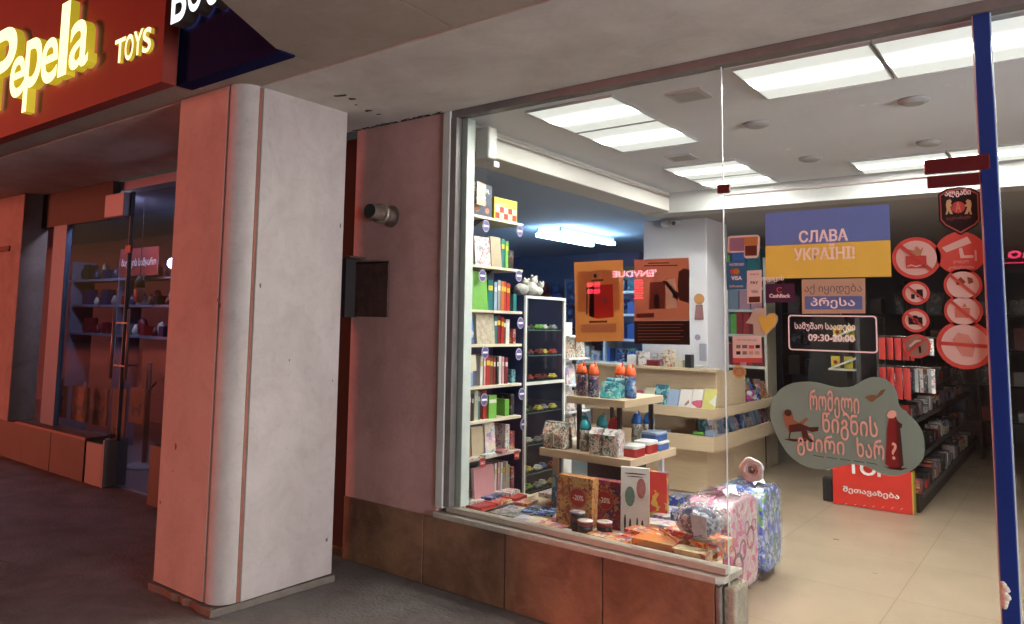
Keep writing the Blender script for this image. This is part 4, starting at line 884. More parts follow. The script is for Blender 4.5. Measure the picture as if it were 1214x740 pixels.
def bottle(x, y, z, cap, body, label, h=.205, r=.037):
    t = thing('drink_bottle', label, 'bottle', (x, y, z), group='children\'s drink bottles on the stand')
    MB().lathe((x, y, z), [(r * .85, 0), (r, .006), (r, h * .30), (r * .88, h * .42), (r * .95, h * .55), (r * .95, h * .66)], 18).build('body', body, t)
    MB().lathe((x, y, z), [(r * .80, h * .66), (r * .98, h * .67), (r * 1.0, h * .74), (r * .93, h * .80), (r * .72, h * .92), (r * .4, h * .98), (r * .05, h)], 18).build('cap', cap, t)
    MB().tube([(x + r * .5, y - r * .3, z + h * .9), (x + r * .65, y - r * .35, z + h * 1.03), (x + r * .3, y - r * .1, z + h * 1.06)], .005, 6).build('spout', cap, t)
    return t
capo = M('cap_orange', (.72, .10, .02), .25, coat=.5); capt = M('cap_teal', (.02, .32, .38), .2, coat=.5); capb = M('cap_blue', (.02, .13, .45), .2, coat=.5); capr = M('cap_red', (.62, .03, .04), .25, coat=.5)
clearb = PR('print_clear', [(.5, .52, .48), (.62, .6, .55), (.18, .25, .24), (.5, .4, .33)], 40, rough=.1, coat=1)
U = 1.1505; Lz = .8155
bottle(-2.46, 4.36, U, capo, pr_bottle, 'orange-capped bottle at the left end of the upper board')
bottle(-2.36, 4.33, U, capo, pr_bottle, 'orange-capped bottle second from the left on the upper board')
bottle(-2.27, 4.52, U, capo, pr_bottle, 'orange-capped bottle at the back of the upper board')
bottle(-2.165, 4.45, U, capo, pr_blue, 'orange-capped blue bottle at the right end of the upper board')
bottle(-2.47, 4.40, Lz, capt, clearb, 'teal-capped bottle left of the pair on the lower board')
bottle(-2.40, 4.30, Lz, capt, clearb, 'teal-capped bottle right of the pair on the lower board', .20)
bottle(-2.40, 4.52, Lz, capt, pr_teal, 'teal bottle behind the teal-capped pair')
bottle(-2.235, 4.36, Lz, capr, pr_white, 'single red-capped bottle behind the patterned cartons', .215)
bottle(-2.28, 4.78, Lz, capb, clearb, 'blue-capped bottle left of the pair behind the lunch boxes', .21)
bottle(-2.205, 4.80, Lz, capb, clearb, 'blue-capped bottle right of the pair behind the lunch boxes', .22)
t = thing('lunch_bag', 'floral lunch bag with folded flap at the left end of the lower board', 'bag', (-2.58, 4.27, Lz))
MB().prism([(4.22, Lz), (4.34, Lz), (4.335, Lz + .09), (4.30, Lz + .155), (4.26, Lz + .155), (4.225, Lz + .09)], -2.66, -2.51, 'x').build('bag_body', pr_flower, t, .008)
MB().prism([(4.212, Lz + .055), (4.219, Lz + .055), (4.222, Lz + .09), (4.262, Lz + .159), (4.300, Lz + .1565), (4.30, Lz + .163), (4.256, Lz + .164), (4.214, Lz + .09)], -2.663, -2.507, 'x').build('flap', pr_flower, t)
box('strap', -2.60, -2.575, 4.204, 4.2115, Lz + .03, Lz + .10, C_['beige'], t)
for x, lb in ((-2.285, 'left'), (-2.195, 'right')):
    t = thing('patterned_carton', lb + ' of two house-shaped patterned cartons on the lower board', 'carton', (x, 4.26, Lz))
    box('carton_body', x - .041, x + .041, 4.215, 4.31, Lz, Lz + .125, pr_flower, t, .002)
    MB().prism([(4.213, Lz + .1255), (4.312, Lz + .1255), (4.268, Lz + .158), (4.258, Lz + .158)], x - .042, x + .042, 'x').build('gable_top', pr_white, t)
t = thing('folded_card', 'white folded card standing at the corner of the lower board', 'card', (-2.14, 4.26, Lz))
MB().prism([(4.215, Lz), (4.315, Lz), (4.30, Lz + .15), (4.25, Lz + .165), (4.225, Lz + .13)], -2.148, -2.133, 'x').build('card', pr_white, t)
mb = MB(); 
tag(MB().prism([(4.40, U), (4.50, U), (4.475, U + .115), (4.44, U + .12)], -2.33, -2.19, 'x').build('pencil_case', pr_teal, bevel=.01), 'turquoise patterned zip case leaning between the orange-capped bottles', 'case')
tag(MB().prism([(4.29, U), (4.38, U), (4.355, U + .10), (4.325, U + .105)], -2.30, -2.19, 'x').build('pencil_case', PR('print_turq', [(.05, .35, .38), (.4, .6, .6), (.02, .15, .2), (.1, .45, .45)], 35), bevel=.01), 'bright turquoise case in front on the upper board', 'case')
def lunchbox(x, y, z, w_, d_, h_, base, lid, lb):
    t = thing('lunch_box', lb, 'lunch box', (x, y, z))
    MB().prism(rrect(x - w_ / 2, y - d_ / 2, x + w_ / 2, y + d_ / 2, .022, 4), z, z + h_ * .72).build('tub', base, t, .004)
    MB().prism(rrect(x - w_ / 2 - .003, y - d_ / 2 - .003, x + w_ / 2 + .003, y + d_ / 2 + .003, .024, 4), z + h_ * .722, z + h_).build('lid', lid, t, .004)
lunchbox(-2.105, 4.36, Lz, .105, .14, .068, C_['red'], white_paint, 'red lunch box with white lid nearest the board corner')
lunchbox(-2.105, 4.54, Lz, .105, .14, .075, C_['red'], white_paint, 'red lunch box with white lid farther from the corner')
lunchbox(-2.11, 4.72, Lz, .105, .15, .055, C_['blue'], white_paint, 'blue lunch box under another blue one')
lunchbox(-2.13, 4.72, Lz + .056, .12, .16, .055, C_['blue'], C_['pale_blue'], 'blue lunch box on top of the other blue one')

# game boxes standing on the platform in front of the stand
def carton(name, cat, px0, px1, pytop, yb, d, mat, label, rz=0, side=None, zz=None, lean=0):
    a = onY(px0, 600, yb); b = onY(px1, 600, yb); h = onY((px0 + px1) / 2, pytop, yb)[2]
    w_ = b[0] - a[0]; t = thing(name, label, cat, ((a[0] + b[0]) / 2, yb, DZ), rz)
    zz = DZ; mb = MB(); hh = h - DZ
    mb.box(-w_ / 2, w_ / 2, 0, d, 0, hh)
    mb.v = [(p[0], p[1] + lean * p[2], p[2]) for p in mb.v]
    mb.build('carton', mat, t, .0025, rot=1); return t, w_, hh
pr_game1 = PR('print_game1', [(.55, .26, .08), (.62, .32, .10), (.40, .10, .05), (.58, .38, .18), (.62, .30, .08), (.2, .06, .08)], 46)
pr_game2 = PR('print_game2', [(.22, .03, .08), (.42, .06, .04), (.10, .03, .14), (.50, .22, .08), (.30, .03, .03), (.06, .03, .12)], 44)
t1, w1, h1 = carton('game_box', 'board game', 659, 701, 566, 3.96, .07, pr_game1, 'orange game box with a red discount disc in front of the stand', lean=.08)
t2, w2, h2 = carton('game_box', 'board game', 699, 741, 571, 4.05, .07, pr_game2, 'dark red game box with a red discount disc right of the orange one', rz=.1, lean=.06)
for tt, w_, u, v in ((t1, w1, .12, .59), (t2, w2, -.08, .56)):
    x_, z_ = tt.location.x + u * w_, DZ + v * h1; yy = tt.location.y + .08 * (z_ - DZ) - .006
    q = thing('discount_disc', 'red round minus 20 percent disc on the ' + ('orange' if tt is t1 else 'dark red') + ' game box', 'price tag', (x_, yy, z_), group='minus 20 percent discs')
    MB().prism(disc(x_, z_, .056), yy - .002, yy, 'y').build('paper_disc', C_['red'], q)
    rr_ = disc(x_, z_, .053); ri = disc(x_, z_, .0515); n = len(rr_)
    MB().add([(a, yy - .0025, b) for a, b in rr_] + [(a, yy - .0025, b) for a, b in ri], [(i, (i + 1) % n, n + (i + 1) % n, n + i) for i in range(n)]).build('ring_line', M('ink_lightred', (.7, .35, .3), .5), q)
    text('lettering', '-20%', x_ - .034, x_ + .036, z_ - .014, z_ + .016, yy - .0026, white_ink, q, bold=.02)
carton('game_box', 'board game', 650, 668, 563, 4.22, .10, pr_teal, 'teal picture book box left of the orange game box', rz=-.5)
t3, w3, h3 = carton('picture_book', 'book', 737, 768, 556, 4.03, .03, C_['white'], 'tall white picture book leaning right of the game boxes', rz=.35, lean=.1)
for (u0, u1, v0, v1, mt_) in [(-.35, .0, .42, .72, 'ink_fig_green'), (.05, .38, .55, .85, 'ink_fig_rose'), (-.38, -.3, .06, .3, 'ink_umber'), (-.2, -.12, .05, .25, 'ink_umber'), (.05, .12, .06, .27, 'ink_umber'), (.22, .3, .08, .24, 'ink_umber'), (-.38, .4, .9, .92, 'ink_umber'), (-.3, .3, .86, .875, 'ink_umber')]:
    mt2 = M(mt_, {'ink_fig_green': (.12, .22, .17), 'ink_fig_rose': (.42, .16, .15)}.get(mt_, (.06, .025, .018)), .5, .4, 60)
    P_ = [((u0 + u1) / 2 + (u1 - u0) / 2 * math.cos(q) , (v0 + v1) / 2 + (v1 - v0) / 2 * math.sin(q)) for q in [k * .524 for k in range(12)]]
    mb = MB(); mb.prism([(a * w3, b * h3) for a, b in P_], -.0016, -.0004, 'y'); mb.v = [(p[0], p[1] + .1 * p[2], p[2]) for p in mb.v]; mb.build('print', mt2, t3, rot=1)
carton('game_box', 'board game', 768, 790, 560, 4.42, .05, PR('print_redyellow', [(.60, .04, .03), (.62, .06, .03), (.66, .42, .08), (.05, .12, .35), (.60, .05, .04)], 15), 'red box with yellow and blue picture right of the white book', rz=.2)
# stacks of round tins
for cx_, cy_, n_, lb in [(-2.15, 3.855, 3, 'left'), (-2.225, 3.90, 4, 'back'), (-2.06, 3.91, 3, 'right')]:
    for k in range(n_):
        z = DZ + k * .0265
        t = thing('round_tin', f'{["bottom", "second", "third", "top"][k]} round tin in the {lb} stack before the game boxes', 'tin', (cx_, cy_, z), group='stacked round tins')
        MB().lathe((cx_, cy_, z), [(.040, 0), (.042, .003), (.042, .020)], 20).build('tin_body', C_['black'] if k % 2 else C_['maroon'], t)
        MB().lathe((cx_, cy_, z), [(.0435, .0202), (.0435, .025), (.040, .0258), (.001, .0259)], 20).build('lid', pr_pastel if k == n_ - 1 else C_['black'], t)
# flat boxes and books spread on the platform
flats = [  # x, y, w, d, h, turn, material, words
 (-2.52, 3.88, .20, .15, .012, .1, pr_pastel, 'pale patterned magazine lying at the left of the platform'),
 (-2.36, 3.84, .17, .13, .018, -.1, pr_bright, 'bright paperback lying left of the tin stacks'),
 (-2.70, 3.95, .22, .20, .010, .0, PR('print_meadow', [(.15, .22, .12), (.35, .25, .4), (.5, .45, .4), (.1, .12, .1)], 35), 'green and violet colouring book lying by the bookcase'),
 (-2.60, 4.10, .20, .18, .015, .3, pr_bluegreen, 'blue and green activity book lying behind the colouring book'),
 (-1.98, 3.83, .24, .12, .03, -.05, pr_orange, 'orange game box lying in front of the tins'),
 (-1.83, 3.98, .24, .20, .035, .1, pr_bright, 'bright flat game box lying right of the tins'),
 (-1.88, 4.22, .26, .17, .03, -.1, pr_orange, 'orange flat game box lying before the red box'),
 (-1.66, 4.10, .20, .22, .05, .15, pr_orange, 'thick orange game box in the middle of the platform'),
 (-1.70, 4.33, .22, .15, .035, .0, pr_bright, 'bright flat box at the back edge of the platform'),
 (-1.72, 3.84, .22, .15, .065, .05, PR('print_redgold', [(.5, .06, .03), (.62, .2, .04), (.5, .05, .03), (.4, .2, .08)], 12), 'red and gold game box lying close to the glass'),
 (-2.05, 4.62, .16, .28, .03, .0, pr_pastel, 'pastel flat box beside the stand, nearest the suitcases'),
 (-2.03, 4.50, .13, .10, .012, .2, pr_bright, 'small bright booklet beside the stand'),
 (-1.52, 3.80, .17, .10, .06, .0, PR('print_comic', [(.5, .4, .22), (.55, .22, .1), (.42, .30, .2), (.25, .1, .06), (.6, .5, .3)], 22), 'comic patterned box at the right end near the seam'),
 (-1.50, 4.00, .15, .22, .075, .0, pr_orange, 'orange box under the wrapped bag')]
flats += [(-2.30, 4.08, .10, .14, .02, .3, pr_bluegreen, 'small blue and green box lying between the game boxes and the tins'),
 (-2.80, 4.22, .12, .16, .02, .1, pr_bright, 'bright booklet lying beside the toy car cabinet'),
 (-2.77, 4.55, .14, .2, .03, .0, pr_white, 'white patterned box lying before the cabinet door'),
 (-2.00, 4.80, .10, .14, .09, .1, pr_bluegreen, 'blue and green carton at the far end of the platform'),
 (-1.80, 4.36, .12, .10, .10, .3, pr_blue, 'blue patterned carton at the platform edge left of the pink suitcase'),
 (-1.93, 4.40, .10, .09, .05, -.2, pr_pastel, 'small pastel box between the red box and the blue carton')]
_k = 0
for x, y in [(-2.45, 3.98), (-2.28, 3.80), (-2.62, 3.80), (-1.90, 3.76), (-1.97, 3.96), (-1.75, 4.20), (-1.60, 4.30), (-2.62, 4.32), (-2.82, 4.05), (-2.0, 4.16)]:
    flats.append((x, y, .10 + .02 * (_k % 3), .075, .009 + .006 * (_k % 2), .5 - .25 * (_k % 5), [pr_bright, pr_pastel, pr_orange, pr_blue, pr_white][_k % 5], ['bright', 'pastel', 'orange', 'blue', 'white'][_k % 5] + ' small booklet ' + ['left of the orange game box', 'close to the glass before the tins', 'close to the glass near the bookcase', 'at the glass before the white book', 'in front of the white picture book', 'behind the thick orange box', 'at the platform edge by the pink suitcase', 'under the left end of the stand', 'beside the bookcase foot', 'right of the red box'][_k])); _k += 1
for x, y, w_, d_, h_, rz, mt_, lb in flats:
    o = MB().obox((0, 0, 0), w_, d_, h_, 0).build('flat_box', mt_, None, .002); o.location = (x, y, DZ + .0005); o.rotation_euler.z = rz; tag(o, lb, 'box')
    if 'red and gold' in lb: RG = o
for x, y, z, w_, d_, h_, rz, mt_, lb in [(-1.66, 4.08, DZ + .0515, .17, .19, .03, -.1, pr_bright, 'bright box stacked on the thick orange game box'), (-1.84, 3.99, DZ + .0365, .20, .16, .022, -.15, pr_orange, 'orange box stacked on the bright flat game box'),
        (-1.88, 4.22, DZ + .0315, .2, .14, .02, .15, pr_pastel, 'pastel book on the orange flat box before the red box')]:
    o = MB().obox((0, 0, 0), w_, d_, h_, 0).build('flat_box', mt_, None, .002); o.location = (x, y, z); o.rotation_euler.z = rz; tag(o, lb, 'box')
tag(box('purple_strip', -1.45, -1.31, 3.722, 3.735, .4405, .462, M('purple_strip', (.05, .02, .13), .4)), 'thin dark purple strip lying along the glass at the right end', 'strip')
o = MB().tube([(-.02, .09, .09), (.04, .02, .095), (.10, .01, .07), (.12, -.04, .02)], .006, 8).build('handle', C_['orange'], RG, rot=1)

def film_mat(nm, p0, p1, c0, c1):
    mt = bpy.data.materials.new(nm); mt.use_nodes = True; n = mt.node_tree; L = n.links; b = n.nodes['Principled BSDF']; out = n.nodes['Material Output']
    b.inputs['Base Color'].default_value = (.75, .75, .8, 1); b.inputs['Roughness'].default_value = .12
    tc = n.nodes.new('ShaderNodeTexCoord'); v = n.nodes.new('ShaderNodeTexNoise'); v.inputs['Scale'].default_value = 18; v.inputs['Detail'].default_value = 6; v.inputs['Distortion'].default_value = 1.5; L.new(tc.outputs['Object'], v.inputs['Vector'])
    bp = n.nodes.new('ShaderNodeBump'); bp.inputs['Strength'].default_value = 1; bp.inputs['Distance'].default_value = .03; L.new(v.outputs['Fac'], bp.inputs['Height']); L.new(bp.outputs[0], b.inputs['Normal'])
    rp = n.nodes.new('ShaderNodeValToRGB'); rp.color_ramp.elements[0].position = p0; rp.color_ramp.elements[1].position = p1; rp.color_ramp.elements[0].color = (c0,) * 3 + (1,); rp.color_ramp.elements[1].color = (c1,) * 3 + (1,)
    L.new(v.outputs['Fac'], rp.inputs[0]); tr = n.nodes.new('ShaderNodeBsdfTransparent'); mx = n.nodes.new('ShaderNodeMixShader')
    L.new(rp.outputs[0], mx.inputs[0]); L.new(tr.outputs[0], mx.inputs[1]); L.new(b.outputs[0], mx.inputs[2]); L.new(mx.outputs[0], out.inputs[0]); return mt
FILM = film_mat('crinkled_film', .47, .70, .03, .42); FILM2 = film_mat('bag_film', .44, .60, .08, .8)
# clear wrapped bag with a sports ball
film = PR('print_film', [(.10, .12, .22), (.40, .42, .5), (.07, .08, .16), (.52, .52, .58), (.16, .18, .30)], 16, rough=.08, coat=1)
def crumple(o, s, d, tex='CLOUDS'):
    sub = o.modifiers.new('sub', 'SUBSURF'); sub.levels = 2; sub.render_levels = 2; 
    tx = bpy.data.textures.new('crumple', 'CLOUDS'); tx.noise_scale = s
    dm = o.modifiers.new('crumple', 'DISPLACE'); dm.texture = tx; dm.strength = d; dm.mid_level = .5
t = thing('wrapped_helmet_bag', 'blue helmet-like toy wrapped in crinkled clear film near the seam', 'bag', (-1.53, 4.0, .52))
MB().ball((-1.545, 3.95, .605), .105, .09, .072, 18).build('blue_helmet', M('helmet_blue', (.035, .05, .13), .35, .4, 20, coat=.5), t)
o = MB().ball((-1.545, 3.95, .615), .125, .11, .085, 16).build('film', FILM2, t); crumple(o, .03, .045)
o = MB().ball((-1.43, 3.97, .64), .055, .07, .05, 12).build('film_knot', FILM2, t); crumple(o, .03, .02)
MB().prism([(-1.53, .575), (-1.46, .565), (-1.455, .655), (-1.54, .665)], 3.832, 3.836, 'y').build('paper_label', M('label_paper', (.50, .56, .60), .3, .35, 30), t)
# suitcases wrapped in film
def suitcase(x0, x1, y0, y1, h, mat, side, lb, nm):
    t = thing('suitcase', lb, 'suitcase', ((x0 + x1) / 2, (y0 + y1) / 2, 0.006))
    P_ = rrect(y0, .055, y1, h, .10, 6)
    o = MB().prism(P_, x0, x1, 'x').build('shell', mat, t, .018, 3)
    MB().prism([(a, b) for a, b in rrect(y0 - .012, .05, y1 + .012, h + .012, .11, 6)], x0 - .012, x1 + .012, 'x').build('clear_wrap', FILM, t, .025, 3)
    o2 = MB().prism([(a, b) for a, b in rrect(y0 - .006, .049, y1 + .006, h + .006, .105, 6)], (x0 + x1) / 2 - .01, (x0 + x1) / 2 + .01, 'x').build('zip_band', side, t)
    for xx in (x0 + .05, x1 - .05):
        for yy in (y0 + .06, y1 - .06):
            MB().prism([(yy + .026 * math.cos(q), .034 + .026 * math.sin(q)) for q in [k * .524 for k in range(12)]], xx - .012, xx + .012, 'x').build('wheel', M('wheel_brown', (.09, .05, .05), .5), t)
            box('wheel_fork', xx - .016, xx + .016, yy - .02, yy + .02, .045, .066, dark, t)
    ym = (y0 + y1) / 2
    MB().tube([((x0 + x1) / 2, ym - .07, h + .004), ((x0 + x1) / 2, ym - .06, h + .035), ((x0 + x1) / 2, ym + .06, h + .035), ((x0 + x1) / 2, ym + .07, h + .004)], .009, 8).build('handle', M('handle_pink', (.55, .22, .35), .35), t)
    mb = MB()   # gathered wrap on top
    for k in range(7):
        a = k * .9; mb.add([((x0 + x1) / 2, ym, h + .03), ((x0 + x1) / 2 + .1 * math.cos(a), ym + .13 * math.sin(a), h + .012), ((x0 + x1) / 2 + .08 * math.cos(a + .7), ym + .10 * math.sin(a + .7), h + .05)], [(0, 1, 2)])
    mb.build('film_gather', wrap, t); return t
t = suitcase(-1.85, -1.575, 4.52, 5.00, .585, pr_pink, M('band_pink', (.5, .12, .25), .3), 'pink patterned child suitcase in clear wrap beside the platform', 'a')
for a_, b_, c_, mt_ in ((4.62, .20, .10, 'ink_dullrose'), (4.85, .34, .07, 'ink_deeprose')):
    mm_ = M(mt_, (.42, .16, .20) if mt_[4] == 'd' and 'dull' in mt_ else (.45, .10, .16), .2, .3, 30, coat=1)
    for dy, dz, rr in ((0, 0, 1), (-.9, .95, .62), (.9, .95, .62)):
        A_ = [(a_ + c_ * (dy + rr * math.cos(q)), b_ + c_ * (dz + rr * math.sin(q))) for q in [k * .3927 for k in range(16)]]
        B_ = [(a_ + c_ * (dy + .72 * rr * math.cos(q)), b_ + c_ * (dz + .72 * rr * math.sin(q))) for q in [k * .3927 for k in range(16)]]
        MB().add([(-1.5736, *p) for p in A_] + [(-1.5736, *p) for p in B_], [(i, (i + 1) % 16, 16 + (i + 1) % 16, 16 + i) for i in range(16)]).build('printed_ring', mm_, t)
suitcase(-1.85, -1.57, 5.09, 5.46, .575, pr_bluegreen, M('band_blue', (.02, .06, .35), .3), 'blue and green patterned child suitcase behind the pink one', 'b')
# ------------------------------------------------------------------ wooden book counter
t = thing('book_counter', 'pale wooden book counter with two trays round a riser, before the white column', 'counter', (-3.1, 8.2, 0))
box('base_block', -3.75, -2.785, 7.36, 9.15, .006, .43, wood, t, .003)
box('plinth_shadow_gap', -3.74, -2.815, 7.375, 9.13, .0045, .0058, dark, t)
def tray(z0, z1, x1, y0, y1, x0=-4.2):
    box('tray_floor', x0, x1 - .02, y0 + .02, y1 - .02, z0, z0 + .02, wood, t)
    box('tray_lip', x0, x1, y0, y0 + .0195, z0, z1, wood, t, .002); box('tray_lip', x1 - .0195, x1, y0 + .02, y1, z0, z1, wood, t, .002)
tray(.4305, .575, -2.66, 7.20, 9.45); 
box('middle_block', -4.1, -2.95, 7.50, 9.2, .452, .738, wood, t)
tray(.7385, .835, -2.66, 7.20, 9.45)
box('riser', -4.1, -2.72, 7.46, 7.52, .7605, 1.17, wood, t, .003); box('riser_end', -2.745, -2.72, 7.521, 8.3, .7605, 1.17, wood, t)
box('riser_top', -4.15, -2.69, 7.36, 7.54, 1.1705, 1.20, wood, t, .003)
# picture books along the upper tray
for i, (a, b, mt_, lb) in enumerate([(748, 760, pr_bright, 'red and brown patterned'), (762, 773, C_['cream'], 'narrow cream'), (774, 789, pr_teal, 'teal patterned'), (790, 803, C_['pale_blue'], 'pale blue'), (804, 818, PR('print_rose', [(.66, .6, .55), (.45, .12, .15), (.66, .6, .55), (.3, .15, .12)], 9), 'white and rose'), (819, 831, PR('print_raspberry', [(.66, .62, .58), (.5, .08, .15), (.66, .62, .58)], 10), 'white and raspberry'), (832, 847, PR('print_lemon', [(.6, .6, .52), (.55, .5, .15), (.5, .58, .5), (.62, .6, .55)], 9), 'white and lemon')]):
    p, q = onY(a, 470, 7.27), onY(b, 470, 7.27); h = [.19, .22, .26, .22, .23, .24, .25][i]
    mb = MB().box(p[0], q[0], 7.235, 7.262, .7605, .7605 + h); mb.v = [(v[0], v[1] + .45 * (v[2] - .7605), v[2]) for v in mb.v]
    tag(mb.build('picture_book', mt_, bevel=.002), f'{lb} picture book facing out on the upper tray of the wooden counter', 'book')
rnd = random.Random(3)
cn = list(C_.keys())
for i in range(13):      # upper tray, along the aisle side
    y = 7.42 + i * .15; c = cn[rnd.randrange(len(cn))]; h = .15 + .14 * rnd.random()
    mb = MB().box(-2.80, -2.775 + .02 * rnd.random(), y, y + .12, .7605, .7605 + h); mb.v = [(v[0] - .35 * (v[2] - .7605), v[1], v[2]) for v in mb.v]
    tag(mb.build('picture_book', [pr_bright, pr_pastel, pr_bluegreen, pr_orange, pr_pink, C_[c]][rnd.randrange(6)]), f'book, {nth(i + 1)} from the corner on the aisle side of the upper counter tray', 'book', 'books on the aisle side of the counter trays')
for i in range(14):      # lower tray, aisle side
    y = 7.36 + i * .145; h = .17 + .12 * rnd.random()
    mb = MB().box(-2.80, -2.78 + .03 * rnd.random(), y, y + .115, .4525, .4525 + h); mb.v = [(v[0] - .3 * (v[2] - .45), v[1], v[2]) for v in mb.v]
    tag(mb.build('picture_book', [pr_blue, pr_pastel, pr_pink, pr_white, C_['pale_blue'], pr_teal, pr_bluegreen][rnd.randrange(7)]), f'book, {nth(i + 1)} from the corner on the aisle side of the lower counter tray', 'book', 'books on the aisle side of the lower counter tray')
for k, (px, w_, d_, h_, mt_, lb) in enumerate([(800, .16, .18, .09, pr_pastel, 'stack of pale magazines'), (818, .14, .18, .07, pr_white, 'white patterned box'), (829, .10, .12, .15, C_['green'], 'light green box'), (838, .09, .10, .14, pr_bluegreen, 'green patterned box'), (842, .08, .1, .17, C_['pale_blue'], 'pale blue box'), (786, .12, .14, .12, pr_blue, 'blue patterned box'), (775, .10, .12, .10, C_['grey'], 'grey box')]):
    p = onY(px, 512, 7.33 + .03 * (k % 2)); tag(MB().obox((p[0], 7.35, .4525), w_, d_, h_, .05).build('gift_box', mt_, bevel=.003), lb + ' in the lower tray at the counter front', 'box')
tag(MB().obox((-2.83, 7.235, .4525), .13, .06, .055, 0).build('egg_box', C_['cream'], bevel=.006), 'small cream box at the front corner of the lower counter tray', 'box')
for i, (px, w_, d_, h_, mt_, lb) in enumerate([(752, .16, .1, .10, white_paint, 'white gift bag'), (762, .14, .1, .14, pr_white, 'white patterned book set'), (776, .16, .10, .06, C_['maroon'], 'low dark red box'), (779, .15, .09, .13, pr_white, 'white comic box'), (794, .12, .10, .17, PR('print_desk', [(.6, .52, .4), (.62, .56, .46), (.4, .12, .06), (.58, .5, .38)], 30), 'leaning calendar box'), (806, .10, .09, .07, C_['cream'], 'small cream box'), (817, .08, .08, .13, C_['black'], 'black box'), (830, .12, .1, .03, C_['white'], 'thin white box')]):
    p = onY(px, 430, 7.44); tag(MB().obox((p[0], 7.45 - (.04 if 'low' in lb else 0) + (.045 if 'comic' in lb else 0), 1.2005), w_ * .8, d_ * .45 if ('low' in lb or 'comic' in lb) else d_, h_, .0).build('gift_box', mt_, bevel=.003), lb + ' on top of the counter riser', 'box')
for k, (x, y, mt_) in enumerate([(-2.70, 8.02, 'cap'), (-2.78, 7.62, 'ribbon')]):
    pass
t = thing('gift_bow', 'magenta and white gift bow on the upper counter tray by the aisle', 'gift bow', (-2.73, 8.5, .77))
for k in range(6):
    a = k * 1.05; MB().ball((-2.73 + .0, 8.5 + .09 * math.cos(a), .86 + .05 * math.sin(a)), .03, .06, .035, 10).build('loop', M('ribbon_magenta', (.48, .03, .22), .3) if k % 2 else C_['white'] if k != 4 else C_['blue'], t)
tag(MB().obox((-2.76, 7.36, .7605), .1, .12, .13, 0).build('gift_box', C_['orange'], bevel=.01), 'orange box at the corner of the upper counter tray', 'box')
# camera housing and bits on the column
t = thing('security_camera', 'white security camera pair under the beam on the column', 'security camera', (-3.05, 7.5, 2.6))
p = onY(790, 266, 7.5); 
MB().lathe((p[0], 7.5, p[2] - .03), [(.05, 0), (.055, .03), (.055, .06)], 14).build('dome', M('cam_grey', (.62, .62, .64), .4), t)
MB().tube([(p[0] + .08, 7.52, p[2]), (p[0] + .12, 7.40, p[2] - .01)], .028, 12).build('barrel', MATS['cam_grey'], t)
MB().tube([(p[0] + .12, 7.399, p[2] - .01), (p[0] + .121, 7.395, p[2] - .01)], .022, 12).build('lens', black, t)
box('mount', p[0] - .07, p[0] + .14, 7.52, 7.548, p[2] + .01, p[2] + .03, MATS['cam_grey'], t)
p = onY(834, 418, 7.545); tag(MB().box(p[0] - .035, p[0] + .035, 7.525, 7.5485, p[2] - .08, p[2] + .09).build('wall_phone', M('phone_grey', (.28, .28, .33), .4), bevel=.006), 'small grey entry phone on the white column', 'phone')
p = onY(829, 365, 7.545)
t = thing('wall_cutout', 'small orange paper figure stuck on the white column', 'decoration', tuple(p))
MB().prism(disc(p[0], p[2] + .09, .055, 12), 7.543, 7.548, 'y').build('paper_head', foil('cut_orange', (.45, .22, .08)), t); MB().prism([(p[0] - .05, p[2] - .12), (p[0] + .045, p[2] - .12), (p[0] + .035, p[2] + .03), (p[0] - .035, p[2] + .03)], 7.543, 7.548, 'y').build('paper_body', foil('cut_brown', (.25, .12, .12)), t)
p = onY(827, 400, 7.545); tag(MB().prism(disc(p[0], p[2], .03, 12), 7.543, 7.548, 'y').build('wall_dot', foil('cut_lilac', (.3, .25, .35))), 'tiny lilac spot stuck on the column below the paper figure', 'decoration')

# ------------------------------------------------------------------ bookcase behind the counter
BY = 9.3
t = thing('back_bookcase', 'tall pale wooden bookcase right of the white column', 'bookcase', (-3.1, 9.45, 0))
x0 = onY(845, 400, BY)[0]; x1 = onY(906, 400, BY)[0]
box('side_panel', x0, x0 + .045, BY, BY + .35, .006, 2.45, wood_shelf, t); box('side_panel', x1, x1 + .03, BY, BY + .35, .006, 2.45, wood_shelf, t)
box('back_panel', x0 + .046, x1 - .001, BY + .33, BY + .345, .006, 2.45, M('bookcase_back', (.12, .10, .09), .7), t)
bz = [onY(870, v, BY)[2] for v in (341, 367, 396, 433, 475)]
for z in bz: box('shelf', x0 + .046, x1 - .001, BY + .002, BY + .329, z - .03, z, wood_shelf, t)
cc = [['green', 'blue', 'teal'], ['white', 'grey', 'pink', 'pink'], ['brown', 'grey', 'green', 'red', 'red', 'maroon', 'red'], ['brown', 'orange', 'maroon', 'red', 'pink', 'red', 'brown', 'maroon'], ['black', 'grey', 'black', 'navy', 'black']]
for si, (z, row) in enumerate(zip(bz, cc)):
    n_ = len(row); wd = (x1 - x0 - .07) / n_; 
    for j, c in enumerate(row):
        h = (.36 if si < 2 else .28 if si != 4 else .22) * (.85 + .15 * rnd.random()) * (1.3 if si == 0 else 1)
        xx = x0 + .055 + j * wd; mb = MB().box(xx, xx + wd * .9, BY + .01 + .02 * rnd.random(), BY + .2, z + .0008, z + h)
        tag(mb.build('book', C_[c]), f'{c} book, {ORD[j]} from the left on the {ORD[si]} shelf of the bookcase behind the counter', 'book', 'books on the bookcase behind the counter')

